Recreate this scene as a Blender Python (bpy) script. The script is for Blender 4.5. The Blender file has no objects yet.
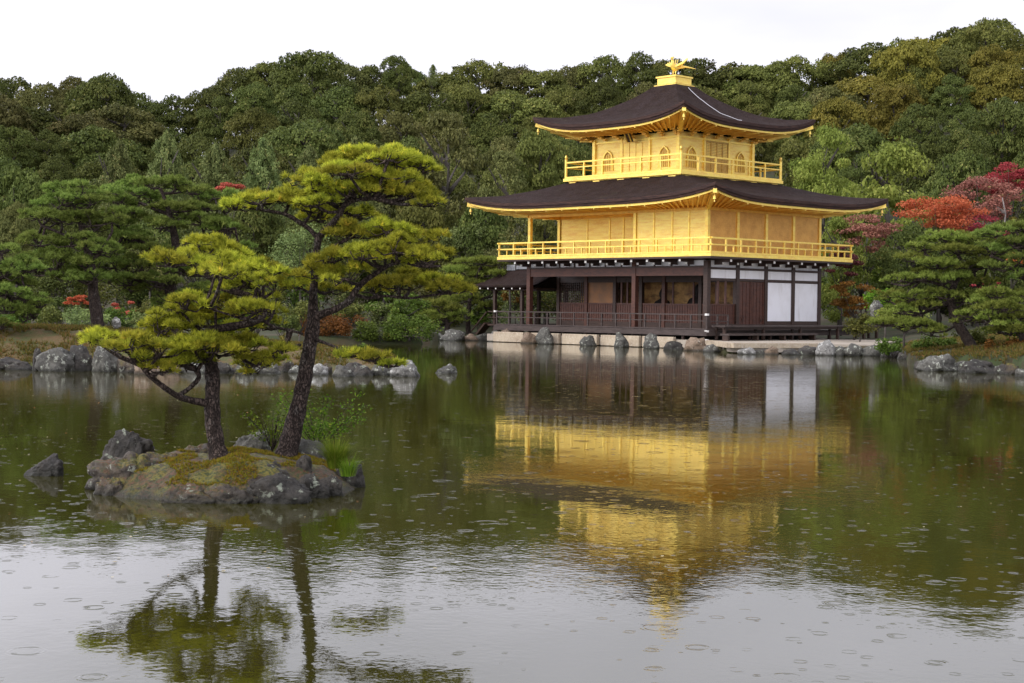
import bpy, math, random
import numpy as np
from mathutils import Vector, noise as mn
C = bpy.context.scene
R = math.radians
# ------------------------------------------------------------------ camera
F = 1581.5; CX, CY, CZ = 46.8515, -56.0042, 1.8462
YAW, PITCH, ROLL = .8188, -.0226, .0122
O = np.array([CX, CY, CZ])
FW = np.array([-math.sin(YAW)*math.cos(PITCH), math.cos(YAW)*math.cos(PITCH), math.sin(PITCH)])
RT = np.array([math.cos(YAW), math.sin(YAW), 0.]); UP = np.cross(RT, FW)
FH = np.array([-math.sin(YAW), math.cos(YAW), 0.])
cam = bpy.data.cameras.new('camera'); co = bpy.data.objects.new('camera', cam); C.collection.objects.link(co)
cam.sensor_width = 36; cam.lens = F*36/1024; cam.clip_start = .1; cam.clip_end = 6000
from mathutils import Matrix
c_, s_ = math.cos(ROLL), math.sin(ROLL)
right = RT*c_ - UP*s_*(1) ; upv = UP*c_ + RT*s_
# image roll: horizon falls to the right by ROLL
right = RT*c_ + UP*s_; upv = UP*c_ - RT*s_
M4 = Matrix([[right[0], upv[0], -FW[0], CX], [right[1], upv[1], -FW[1], CY], [right[2], upv[2], -FW[2], CZ], [0, 0, 0, 1]])
co.matrix_world = M4
C.camera = co
# ------------------------------------------------------------------ world, sun, exposure
SUN_EL, SUN_AZ = R(34), R(196)          # azimuth clockwise from +Y (north)
w = bpy.data.worlds.new('World'); C.world = w; w.use_nodes = True
nt = w.node_tree; nt.nodes.clear()
wo = nt.nodes.new('ShaderNodeOutputWorld'); bg = nt.nodes.new('ShaderNodeBackground')
sk = nt.nodes.new('ShaderNodeTexSky'); sk.sky_type = 'NISHITA'; sk.sun_disc = False
sk.sun_elevation = SUN_EL; sk.sun_rotation = SUN_AZ; sk.air_density = 1.5; sk.dust_density = 3
tc = nt.nodes.new('ShaderNodeTexCoord'); mp = nt.nodes.new('ShaderNodeMapping'); mp.inputs['Scale'].default_value = (1, 1, 3.5)
ns = nt.nodes.new('ShaderNodeTexNoise'); ns.inputs['Scale'].default_value = 2.2; ns.inputs['Detail'].default_value = 5
rp = nt.nodes.new('ShaderNodeValToRGB')
rp.color_ramp.elements[0].position = .3; rp.color_ramp.elements[0].color = (8.7, 8.7, 9.8, 1)
rp.color_ramp.elements[1].position = .7; rp.color_ramp.elements[1].color = (13.6, 13.4, 14.9, 1)
mx = nt.nodes.new('ShaderNodeMix'); mx.data_type = 'RGBA'; mx.inputs[0].default_value = .93
nt.links.new(tc.outputs['Generated'], mp.inputs[0]); nt.links.new(mp.outputs[0], ns.inputs['Vector'])
nt.links.new(ns.outputs['Fac'], rp.inputs[0]); nt.links.new(sk.outputs[0], mx.inputs[6]); nt.links.new(rp.outputs[0], mx.inputs[7])
# the overcast is brighter towards the hidden sun
vd = nt.nodes.new('ShaderNodeVectorMath'); vd.operation = 'DOT_PRODUCT'; vd.inputs[1].default_value = (math.sin(SUN_AZ)*.8, math.cos(SUN_AZ)*.8, .6)
nt.links.new(tc.outputs['Generated'], vd.inputs[0])
mr = nt.nodes.new('ShaderNodeMapRange'); mr.inputs[1].default_value = -.2; mr.inputs[2].default_value = 1; mr.inputs[3].default_value = .95; mr.inputs[4].default_value = 1.9
nt.links.new(vd.outputs['Value'], mr.inputs[0])
vs_ = nt.nodes.new('ShaderNodeVectorMath'); vs_.operation = 'SCALE'; nt.links.new(mx.outputs[2], vs_.inputs[0]); nt.links.new(mr.outputs[0], vs_.inputs['Scale'])
nt.links.new(vs_.outputs[0], bg.inputs[0]); bg.inputs[1].default_value = .1; nt.links.new(bg.outputs[0], wo.inputs[0])
sl = bpy.data.lights.new('sun', 'SUN'); sl.energy = 1.5; sl.angle = R(22); sl.color = (1, .97, .92)
so = bpy.data.objects.new('sun', sl); C.collection.objects.link(so)
sd = Vector((math.sin(SUN_AZ)*math.cos(SUN_EL), math.cos(SUN_AZ)*math.cos(SUN_EL), math.sin(SUN_EL)))
so.rotation_euler = sd.to_track_quat('Z', 'Y').to_euler()
C.view_settings.view_transform = 'Standard'; C.view_settings.look = 'None'
C.view_settings.exposure = 0.08; C.view_settings.gamma = 1

# ------------------------------------------------------------------ helpers
def ray(px, py):
    a = px-512; b = py-341.5
    u = c_*a + s_*b; v = -s_*a + c_*b
    return FW + RT*u/F - UP*v/F
def at(px, py, d):
    r = ray(px, py); return O + r*(d/ (r@FW))
def P(px, d, z):
    """world point of height z that stands d metres away in the direction of image column px"""
    py = 306.
    for _ in range(5):
        p = at(px, py, d); py -= (z-p[2])*F/d
    return np.array([p[0], p[1], z])
def YH(px): return 305.8 + .0122*(px-512)

def tag(o, label=None, cat=None, group=None, kind=None):
    if label: o['label'] = label
    if cat: o['category'] = cat
    if group: o['group'] = group
    if kind: o['kind'] = kind
    return o
def empty(name, loc, label, cat, group=None):
    o = bpy.data.objects.new(name, None); C.collection.objects.link(o); o.location = loc
    o.empty_display_size = .3
    return tag(o, label, cat, group)
def link(name, me, parent=None, loc=None):
    o = bpy.data.objects.new(name, me); C.collection.objects.link(o)
    if parent is not None: o.parent = parent
    if loc is not None: o.location = loc
    return o
def origin_of(parent):
    p = np.zeros(3)
    while parent is not None:
        p = p + np.array(parent.location); parent = parent.parent
    return p

class MB:
    def __init__(s): s.v = []; s.f = []
    def add(s, vs, fs):
        n = len(s.v); s.v += [tuple(map(float, q)) for q in vs]; s.f += [tuple(n+i for i in f) for f in fs]
    def box(s, a, b):
        (x0, y0, z0), (x1, y1, z1) = a, b
        x0, x1 = min(x0, x1), max(x0, x1); y0, y1 = min(y0, y1), max(y0, y1); z0, z1 = min(z0, z1), max(z0, z1)
        s.add([(x0, y0, z0), (x1, y0, z0), (x1, y1, z0), (x0, y1, z0), (x0, y0, z1), (x1, y0, z1), (x1, y1, z1), (x0, y1, z1)],
              [(3, 2, 1, 0), (4, 5, 6, 7), (0, 1, 5, 4), (1, 2, 6, 5), (2, 3, 7, 6), (3, 0, 4, 7)])
    def beam(s, p, q, w, h):
        p = np.array(p, float); q = np.array(q, float); d = q-p; d /= np.linalg.norm(d)
        r = np.cross(d, (0, 0, 1.))
        if np.linalg.norm(r) < 1e-3: r = np.array([1., 0, 0])
        r /= np.linalg.norm(r); u = np.cross(r, d)
        vs = [e + r*a*w/2 + u*b*h/2 for e in (p, q) for a, b in ((-1, -1), (1, -1), (1, 1), (-1, 1))]
        s.add(vs, [(0, 1, 2, 3), (7, 6, 5, 4), (0, 4, 5, 1), (1, 5, 6, 2), (2, 6, 7, 3), (3, 7, 4, 0)])
    def tube(s, path, rad, n=8, rough=0, seed=0):
        path = [np.array(p, float) for p in path]; m = len(path); rng = random.Random(seed)
        vs = []; x = None
        for i, p in enumerate(path):
            t = path[min(i+1, m-1)] - path[max(i-1, 0)]; t /= (np.linalg.norm(t)+1e-9)
            if x is None:
                x = np.cross(t, (0.31, .87, .2)); 
            x = x - t*(x@t); x /= np.linalg.norm(x)+1e-9; y = np.cross(t, x)
            for k in range(n):
                a = 2*math.pi*k/n; rr = rad[i]*(1+rough*(rng.random()-.5))
                vs.append(p + rr*(x*math.cos(a)+y*math.sin(a)))
        fs = [(i*n+k, i*n+(k+1) % n, (i+1)*n+(k+1) % n, (i+1)*n+k) for i in range(m-1) for k in range(n)]
        fs += [tuple(range(n))[::-1], tuple((m-1)*n+k for k in range(n))]
        s.add(vs, fs)
    def lathe(s, c, prof, n=16):
        vs = []; m = len(prof)
        for r, z in prof:
            for k in range(n):
                a = 2*math.pi*k/n; vs.append((c[0]+r*math.cos(a), c[1]+r*math.sin(a), c[2]+z))
        fs = [(i*n+k, i*n+(k+1) % n, (i+1)*n+(k+1) % n, (i+1)*n+k) for i in range(m-1) for k in range(n)]
        fs += [tuple(range(n))[::-1], tuple((m-1)*n+k for k in range(n))]
        s.add(vs, fs)
    def prism(s, pts, z0, z1):
        n = len(pts); s.add([(x, y, z0) for x, y in pts]+[(x, y, z1) for x, y in pts],
            [tuple(range(n))[::-1], tuple(range(n, 2*n))]+[(i, (i+1) % n, n+(i+1) % n, n+i) for i in range(n)])
    def build(s, name, mat, parent=None, smooth=False, loc=None, label=None):
        me = bpy.data.meshes.new(name)
        v = np.array(s.v)
        if parent is not None: v = v - origin_of(parent)
        elif loc is not None: v = v - np.array(loc)
        me.from_pydata([tuple(q) for q in v], [], s.f); me.update()
        if smooth: me.polygons.foreach_set('use_smooth', [True]*len(me.polygons))
        if mat: me.materials.append(mat)
        o = link(name, me, parent, loc)
        if label: o['label'] = label
        return o

def np_mesh(name, V, Fc, mat, rnd=None, smooth=False):
    k = Fc.shape[1]; me = bpy.data.meshes.new(name)
    me.vertices.add(len(V)); me.vertices.foreach_set('co', np.ascontiguousarray(V, np.float32).ravel())
    me.loops.add(Fc.size); me.loops.foreach_set('vertex_index', np.ascontiguousarray(Fc, np.int32).ravel())
    me.polygons.add(len(Fc)); me.polygons.foreach_set('loop_start', np.arange(0, Fc.size, k, dtype=np.int32))
    try: me.polygons.foreach_set('loop_total', np.full(len(Fc), k, np.int32))
    except Exception: pass
    if rnd is not None:
        a = me.attributes.new('rnd', 'FLOAT', 'FACE'); a.data.foreach_set('value', np.ascontiguousarray(rnd, np.float32))
    if smooth: me.polygons.foreach_set('use_smooth', np.ones(len(Fc), bool))
    me.update(calc_edges=True); me.validate()
    if mat: me.materials.append(mat)
    return me

def norm(a): return a/(np.linalg.norm(a, axis=-1, keepdims=True)+1e-9)

# ------------------------------------------------------------------ materials
def mat(name, col, rough=.6, metal=0, bump=None, var=None, spec=.4, coord='Object'):
    """principled with noise colour variation. var=(scale, amount, detail) or list of them"""
    m = bpy.data.materials.new(name); m.use_nodes = True; t = m.node_tree; n = t.nodes; l = t.links
    b = n['Principled BSDF']; b.inputs['Roughness'].default_value = rough; b.inputs['Metallic'].default_value = metal
    b.inputs['Specular IOR Level'].default_value = spec
    tcn = n.new('ShaderNodeTexCoord')
    last = None
    base = n.new('ShaderNodeRGB'); base.outputs[0].default_value = (*col, 1); last = base.outputs[0]
    for vr in (var or []):
        scl, col2, lo, hi = vr[:4]
        mpn = n.new('ShaderNodeMapping'); mpn.inputs['Scale'].default_value = scl if isinstance(scl, tuple) else (scl,)*3
        nz = n.new('ShaderNodeTexNoise'); nz.inputs['Scale'].default_value = 1; nz.inputs['Detail'].default_value = 6
        nz.inputs['Roughness'].default_value = .62
        rm = n.new('ShaderNodeMapRange'); rm.inputs[1].default_value = lo; rm.inputs[2].default_value = hi
        mi = n.new('ShaderNodeMix'); mi.data_type = 'RGBA'; mi.inputs[7].default_value = (*col2, 1)
        l.new(tcn.outputs[coord], mpn.inputs[0]); l.new(mpn.outputs[0], nz.inputs['Vector']); l.new(nz.outputs['Fac'], rm.inputs[0])
        l.new(rm.outputs[0], mi.inputs[0]); l.new(last, mi.inputs[6]); last = mi.outputs[2]
    l.new(last, b.inputs['Base Color'])
    if bump:
        scl, dist, st = bump
        mpn = n.new('ShaderNodeMapping'); mpn.inputs['Scale'].default_value = scl if isinstance(scl, tuple) else (scl,)*3
        nz = n.new('ShaderNodeTexNoise'); nz.inputs['Scale'].default_value = 1; nz.inputs['Detail'].default_value = 5
        bp = n.new('ShaderNodeBump'); bp.inputs['Distance'].default_value = dist; bp.inputs['Strength'].default_value = st
        l.new(tcn.outputs[coord], mpn.inputs[0]); l.new(mpn.outputs[0], nz.inputs['Vector']); l.new(nz.outputs['Fac'], bp.inputs['Height'])
        l.new(bp.outputs[0], b.inputs['Normal'])
    return m

def leafmat(name, a, b, c=None, trans=.3, rough=.55, cfrac=.12):
    """leaf colours a..b by leaf and by plant, with a fraction of leaves of colour c"""
    m = bpy.data.materials.new(name); m.use_nodes = True; t = m.node_tree; n = t.nodes; l = t.links
    n.clear(); out = n.new('ShaderNodeOutputMaterial'); p = n.new('ShaderNodeBsdfPrincipled')
    p.inputs['Roughness'].default_value = rough; p.inputs['Specular IOR Level'].default_value = .07
    tr = n.new('ShaderNodeBsdfTranslucent'); ms = n.new('ShaderNodeMixShader'); ms.inputs[0].default_value = trans
    at_ = n.new('ShaderNodeAttribute'); at_.attribute_name = 'rnd'
    m1 = n.new('ShaderNodeMix'); m1.data_type = 'RGBA'; m1.inputs[6].default_value = (*a, 1); m1.inputs[7].default_value = (*b, 1)
    oi = n.new('ShaderNodeObjectInfo')
    l.new(at_.outputs['Fac'], m1.inputs[0]); last = m1.outputs[2]
    if c:
        gt = n.new('ShaderNodeMapRange'); gt.inputs[1].default_value = 1-cfrac; gt.inputs[2].default_value = 1-cfrac*.4
        m2 = n.new('ShaderNodeMix'); m2.data_type = 'RGBA'; m2.inputs[7].default_value = (*c, 1)
        l.new(at_.outputs['Fac'], gt.inputs[0]); l.new(gt.outputs[0], m2.inputs[0]); l.new(last, m2.inputs[6]); last = m2.outputs[2]
    hs = n.new('ShaderNodeHueSaturation')
    r1 = n.new('ShaderNodeMapRange'); r1.inputs[3].default_value = .485; r1.inputs[4].default_value = .515
    r2 = n.new('ShaderNodeMapRange'); r2.inputs[3].default_value = .75; r2.inputs[4].default_value = 1.25
    l.new(oi.outputs['Random'], r1.inputs[0]); l.new(oi.outputs['Random'], r2.inputs[0])
    l.new(r1.outputs[0], hs.inputs['Hue']); l.new(r2.outputs[0], hs.inputs['Value']); l.new(last, hs.inputs['Color'])
    l.new(hs.outputs[0], p.inputs['Base Color']); l.new(hs.outputs[0], tr.inputs['Color'])
    l.new(p.outputs[0], ms.inputs[1]); l.new(tr.outputs[0], ms.inputs[2]); l.new(ms.outputs[0], out.inputs[0])
    return m

GOLD = mat('gold_leaf', (.93, .71, .15), .42, .62, bump=((6, 6, 6), .004, .35), var=[((1.5, 1.5, 6), (.80, .50, .11), .42, .7), ((9, 9, 9), (.96, .76, .27), .5, .75)])
GOLDW = mat('gold_wall', (.95, .75, .20), .48, .5, bump=((3, 3, 14), .006, .35), var=[((1.2, 1.2, 9), (.82, .52, .12), .42, .68), ((14, 14, 14), (.97, .80, .36), .5, .8)])
GOLDE = mat('gold_lacquer_shaded_wall', (.68, .37, .085), .42, .5, bump=((12, 12, 12), .004, .4), var=[((2, 2, 2), (.52, .26, .055), .4, .7), ((25, 25, 25), (.80, .50, .15), .5, .8)])  # orange lacquer tone, darkened further to put the east side's shade into the colour
GOLDS = mat('gold_eave_shade', (.86, .53, .10), .45, .5, var=[((3, 3, 3), (.7, .38, .07), .4, .7)])  # deeper orange than the leaf: gold's bounced light under the eaves, coloured in
WOOD = mat('dark_wood', (.035, .019, .013), .5, bump=((6, 6, 30), .004, .4), var=[((3, 3, 12), (.06, .032, .022), .4, .7)])
WOODR = mat('red_brown_wood', (.095, .036, .022), .5, bump=((8, 8, 20), .004, .4), var=[((4, 4, 10), (.05, .02, .014), .4, .7)])
WOODL = mat('worn_wood', (.065, .046, .040), .55, var=[((2, 2, 9), (.030, .020, .016), .4, .7)])
TAN = mat('tan_panel', (.19, .095, .042), .5, var=[((2, 2, 2), (.3, .13, .04), .4, .7)])
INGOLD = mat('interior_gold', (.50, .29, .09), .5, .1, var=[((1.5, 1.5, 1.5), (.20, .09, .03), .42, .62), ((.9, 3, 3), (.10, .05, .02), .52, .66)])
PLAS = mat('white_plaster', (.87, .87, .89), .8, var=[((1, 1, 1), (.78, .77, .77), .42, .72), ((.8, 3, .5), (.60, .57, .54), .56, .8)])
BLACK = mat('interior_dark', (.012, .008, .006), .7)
WPAINT = mat('white_painted_ends', (.72, .7, .66), .7)
STONEC = mat('cream_stone', (.46, .38, .27), .75, bump=((9, 9, 9), .01, .5), var=[((2, 2, 2), (.3, .23, .16), .4, .7), ((12, 12, 12), (.56, .5, .4), .5, .75)])
PAVE = mat('terrace_stone', (.40, .35, .28), .75, bump=((12, 12, 12), .006, .5), var=[((1.4, 1.4, 1.4), (.27, .23, .19), .4, .7)])
TILE = mat('grey_roof_tile', (.27, .28, .30), .5, var=[((5, 5, 5), (.15, .15, .16), .4, .7)])
WIRE = mat('pale_metal', (.55, .54, .56), .35, .6)

def roofmat():
    m = mat('cypress_bark', (.030, .018, .014), .9, bump=((5, 5, 75), .05, 1.0), spec=.08,
            var=[((2.2, 2.2, 2.2), (.042, .028, .026), .4, .66), ((16, 16, 16), (.009, .006, .007), .48, .66), ((.7, .7, .7), (.045, .040, .024), .6, .75)])
    return m
ROOF = roofmat()
ROOFE = mat('bark_edge', (.022, .009, .007), .85, bump=((4, 4, 60), .01, .8), var=[((2, 2, 40), (.065, .030, .020), .45, .6)])

def rockmat(name, a, b, lich, lam=.62, moss=0.0):
    m = bpy.data.materials.new(name); m.use_nodes = True; t = m.node_tree; n = t.nodes; l = t.links
    p = n['Principled BSDF']; p.inputs['Roughness'].default_value = .62; p.inputs['Specular IOR Level'].default_value = .45
    tcn = n.new('ShaderNodeTexCoord'); geo = n.new('ShaderNodeNewGeometry')
    oi = n.new('ShaderNodeObjectInfo')
    def nz(scale, det=8, rough=.6):
        q = n.new('ShaderNodeTexNoise'); q.inputs['Scale'].default_value = scale; q.inputs['Detail'].default_value = det; q.inputs['Roughness'].default_value = rough
        l.new(geo.outputs['Position'], q.inputs['Vector']); return q.outputs['Fac']
    def ramp(v, lo, hi):
        q = n.new('ShaderNodeMapRange'); q.inputs[1].default_value = lo; q.inputs[2].default_value = hi; l.new(v, q.inputs[0]); return q.outputs[0]
    def mixc(f, c1, c2):
        q = n.new('ShaderNodeMix'); q.data_type = 'RGBA'; l.new(f, q.inputs[0])
        for i, c in ((6, c1), (7, c2)):
            if isinstance(c, tuple): q.inputs[i].default_value = (*c, 1)
            else: l.new(c, q.inputs[i])
        return q.outputs[2]
    def mul(x, y):
        q = n.new('ShaderNodeMath'); q.operation = 'MULTIPLY'
        for i, c in ((0, x), (1, y)):
            if isinstance(c, (int, float)): q.inputs[i].default_value = c
            else: l.new(c, q.inputs[i])
        return q.outputs[0]
    col = mixc(ramp(nz(2.2), .4, .62), a, b)
    col = mixc(ramp(nz(11), .5, .72), col, tuple(x*.35 for x in a))
    col = mixc(ramp(nz(6.5, 4, .7), lam, lam+.05), col, lich)
    if moss > 0:
        sx = n.new('ShaderNodeSeparateXYZ'); l.new(geo.outputs['Normal'], sx.inputs[0])
        up = ramp(sx.outputs[2], .35, .8)
        mm = mul(up, ramp(nz(3.1, 5), .62-moss*.35, .68-moss*.35))
        mc = mixc(ramp(nz(4), .42, .56), (.15, .13, .014), (.10, .048, .020))
        mc = mixc(ramp(nz(30, 3), .45, .6), mc, (.035, .045, .008))
        col = mixc(mm, col, mc)
    sp = n.new('ShaderNodeSeparateXYZ'); l.new(geo.outputs['Position'], sp.inputs[0])
    wet = ramp(sp.outputs[2], .11, .02)       # the wet, algae-dark band at the waterline
    col = mixc(mul(wet, .8), col, (.016, .016, .010))
    l.new(col, p.inputs['Base Color'])
    bp = n.new('ShaderNodeBump'); bp.inputs['Distance'].default_value = .09; bp.inputs['Strength'].default_value = 1.0
    l.new(nz(9, 10, .65), bp.inputs['Height']); l.new(bp.outputs[0], p.inputs['Normal'])
    return m
ROCKG = rockmat('grey_rock', (.065, .062, .052), (.13, .125, .105), (.33, .34, .28), .56)
ROCKD = rockmat('dark_rock', (.022, .019, .015), (.058, .049, .038), (.24, .26, .20), .60)
ROCKT = rockmat('tan_rock', (.16, .11, .07), (.25, .18, .12), (.4, .36, .28), .60)
ROCKM = rockmat('mossy_rock', (.036, .027, .019), (.10, .078, .055), (.32, .33, .26), .60, moss=.62)
ROCKP = rockmat('pale_rock', (.15, .145, .13), (.27, .26, .24), (.48, .48, .44), .56)

BARK = mat('pine_bark', (.095, .070, .058), .85, var=[((20, 20, 7), (.040, .029, .024), .45, .6), ((7, 7, 7), (.20, .18, .16), .56, .74)], spec=.15)
def plates(m):
    n = m.node_tree.nodes; l = m.node_tree.links; b = n['Principled BSDF']; src = b.inputs['Base Color'].links[0].from_socket
    t = n.new('ShaderNodeTexCoord'); mp = n.new('ShaderNodeMapping'); mp.inputs['Scale'].default_value = (42, 42, 17); v = n.new('ShaderNodeTexVoronoi'); v.feature = 'DISTANCE_TO_EDGE'; v.inputs['Scale'].default_value = 1
    nz = n.new('ShaderNodeTexNoise'); nz.inputs['Scale'].default_value = .8; ad = n.new('ShaderNodeVectorMath'); ad.operation = 'MULTIPLY_ADD'; ad.inputs[1].default_value = (2.2, 2.2, 2.2)
    l.new(t.outputs['Object'], mp.inputs[0]); l.new(mp.outputs[0], nz.inputs['Vector']); l.new(mp.outputs[0], ad.inputs[2]); l.new(nz.outputs['Color'], ad.inputs[0]); l.new(ad.outputs[0], v.inputs['Vector'])
    r = n.new('ShaderNodeMapRange'); r.inputs[2].default_value = .16; l.new(v.outputs['Distance'], r.inputs[0])
    mi = n.new('ShaderNodeMix'); mi.data_type = 'RGBA'; mi.inputs[6].default_value = (.026, .019, .016, 1); l.new(r.outputs[0], mi.inputs[0]); l.new(src, mi.inputs[7]); l.new(mi.outputs[2], b.inputs['Base Color'])
    bp = n.new('ShaderNodeBump'); bp.inputs['Distance'].default_value = .02; l.new(r.outputs[0], bp.inputs['Height']); l.new(bp.outputs[0], b.inputs['Normal'])
plates(BARK)
BARKF = mat('forest_bark', (.055, .045, .036), .85, var=[((3, 3, 3), (.10, .09, .08), .4, .7)])
BARKP = mat('pale_bark', (.24, .21, .19), .8, var=[((3, 3, 3), (.12, .10, .09), .4, .7)])

L_DARK = leafmat('leaf_dark_green', (.038, .054, .014), (.138, .158, .038), (.21, .20, .06), .2)
L_OLIVE = leafmat('leaf_olive', (.055, .070, .017), (.185, .190, .046), (.26, .24, .07), .2)
L_BROWN = leafmat('leaf_brown_olive', (.060, .070, .022), (.170, .165, .050), (.22, .19, .07), .2)
L_YEL = leafmat('leaf_yellow_olive', (.085, .085, .015), (.235, .200, .038), (.30, .24, .05), .2)
L_CON = leafmat('leaf_grey_green', (.085, .120, .040), (.26, .30, .10), (.34, .31, .11), .28)
L_PINE = leafmat('needles_green', (.085, .130, .024), (.27, .34, .075), (.36, .39, .10), .34)
L_PINEY = leafmat('needles_light_green', (.095, .130, .022), (.30, .34, .070), (.40, .41, .10), .34)
L_ISL = leafmat('needles_yellow_green', (.12, .15, .016), (.64, .62, .065), (.84, .64, .09), .40, cfrac=.12)
L_RED = leafmat('maple_red', (.24, .04, .035), (.52, .10, .085), (.50, .20, .10), .35)
L_ORG = leafmat('maple_orange', (.46, .13, .045), (.78, .27, .10), (.60, .36, .14), .35)
L_PINK = leafmat('maple_dull_pink', (.17, .065, .055), (.38, .15, .12), (.24, .22, .08), .25)
L_RUST = leafmat('shrub_rust', (.11, .055, .014), (.25, .115, .026), (.16, .15, .03), .25)
L_SHRUB = leafmat('shrub_green', (.045, .075, .012), (.13, .19, .03), (.22, .24, .05), .25)
L_FRESH = leafmat('shrub_fresh_green', (.055, .10, .008), (.15, .24, .022), (.25, .30, .04), .35)
L_GRASS = leafmat('grass_green', (.09, .16, .012), (.22, .32, .03), (.32, .34, .06), .35)

# ------------------------------------------------------------------ setting: ground, hill, pond
SKX = [-400, -150, 0, 20, 40, 60, 80, 95, 115, 130, 142, 150, 160, 180, 200, 215, 230, 245, 270, 290, 310, 330, 352, 365, 385, 405, 420, 440, 450, 470, 500, 515, 545, 565, 578, 600, 650, 700, 735, 760, 790, 830, 845, 855, 890, 900, 920, 940, 960, 975, 990, 1000, 1024, 1150, 1450]
SKY = [70, 75, 73, 75, 82, 80, 76, 73, 75, 84, 97, 103, 98, 92, 88, 80, 66, 62, 60, 52, 50, 52, 58, 64, 57, 60, 68, 68, 62, 58, 60, 68, 62, 69, 60, 55, 51, 56, 62, 58, 54, 54, 50, 42, 42, 38, 30, 32, 26, 20, 18, 26, 42, 35, 45]
def skyl(px): return float(np.interp(px, SKX, SKY))
DR = [112, 132, 155, 180, 207, 236]; OFF = [138, 106, 76, 50, 25, 0]; HT = [7.5, 8.5, 9.5, 10.5, 11, 11.5]
SHX = [-900, -300, 330, 425, 442, 495, 512, 560, 640, 706, 716, 734, 800, 870, 900, 912, 1000, 1030, 1500, 2200]
SHD = [72, 72, 72, 73, 84, 83, 81.5, 78.3, 73.5, 71.2, 66.5, 64.8, 65.8, 64.5, 62, 50.5, 47.5, 45, 40, 38]
def shore(px): return float(np.interp(px, SHX, SHD))
def hill(px, d):
    d2 = min(d, 236); y = skyl(px)*.75 + .25*np.mean([skyl(px-60), skyl(px+60)]) + np.interp(d2, DR, OFF)
    z = CZ + (YH(px)-y)/F*d2 - np.interp(d2, DR, HT)
    if d > 236: z = z*max(.15, 1-(d-236)/500)
    return float(z)
def ground(px, d):
    D = shore(px); t = (d-D)/1.2
    rb = min(max((px-880)/120, 0), 1)                         # the right bank is a higher moss mound
    low = .34 + rb*.45*min(max((d-D)/3, 0), 1) + max(d-D-9, 0)*.012
    z = low if d < 92 else None
    if d >= 92:
        k = min((d-92)/20, 1); z = low*(1-k) + hill(px, max(d, 112))*k
    return -.7 + (z+.7)*min(max(t+.3, 0), 1)
cols = list(range(-1100, 2200, 20)); ds = list(np.concatenate([[-30, 5, 30, 38], np.arange(40, 92, .8), np.arange(92, 250, 6), [270, 300, 350, 450, 700, 1200, 2500]]))
cols = sorted(set(cols) | set(range(430, 1040, 8)))
V = []; 
for d in ds:
    for px in cols:
        dd = max(d, 1.0)
        z = ground(px, d) if d > 36 else -.7
        if d <= 5: 
            q = O + FH*d + RT*(px-512)/F*60; V.append((q[0], q[1], -.7))
        else:
            jit = mn.noise(Vector((px*.02, d*.3, 1)))*.12 if d < 92 else mn.noise(Vector((px*.01, d*.05, 1)))*.6
            V.append(tuple(P(px, d, z+jit*(1 if z > 0 else .3))))
nc = len(cols); Fc = np.array([(i*nc+j, i*nc+j+1, (i+1)*nc+j+1, (i+1)*nc+j) for i in range(len(ds)-1) for j in range(nc-1)])
GR = mat('forest_floor', (.030, .032, .010), .9, bump=((4, 4, 4), .05, .6), coord='Generated' if False else 'Object',
         var=[((.35, .35, .35), (.055, .038, .016), .45, .62), ((1.1, 1.1, 1.1), (.030, .045, .010), .48, .62), ((8, 8, 8), (.035, .028, .012), .5, .75)])
g = link('ground', np_mesh('ground', np.array(V), Fc, GR, smooth=True)); tag(g, kind='structure')

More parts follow.
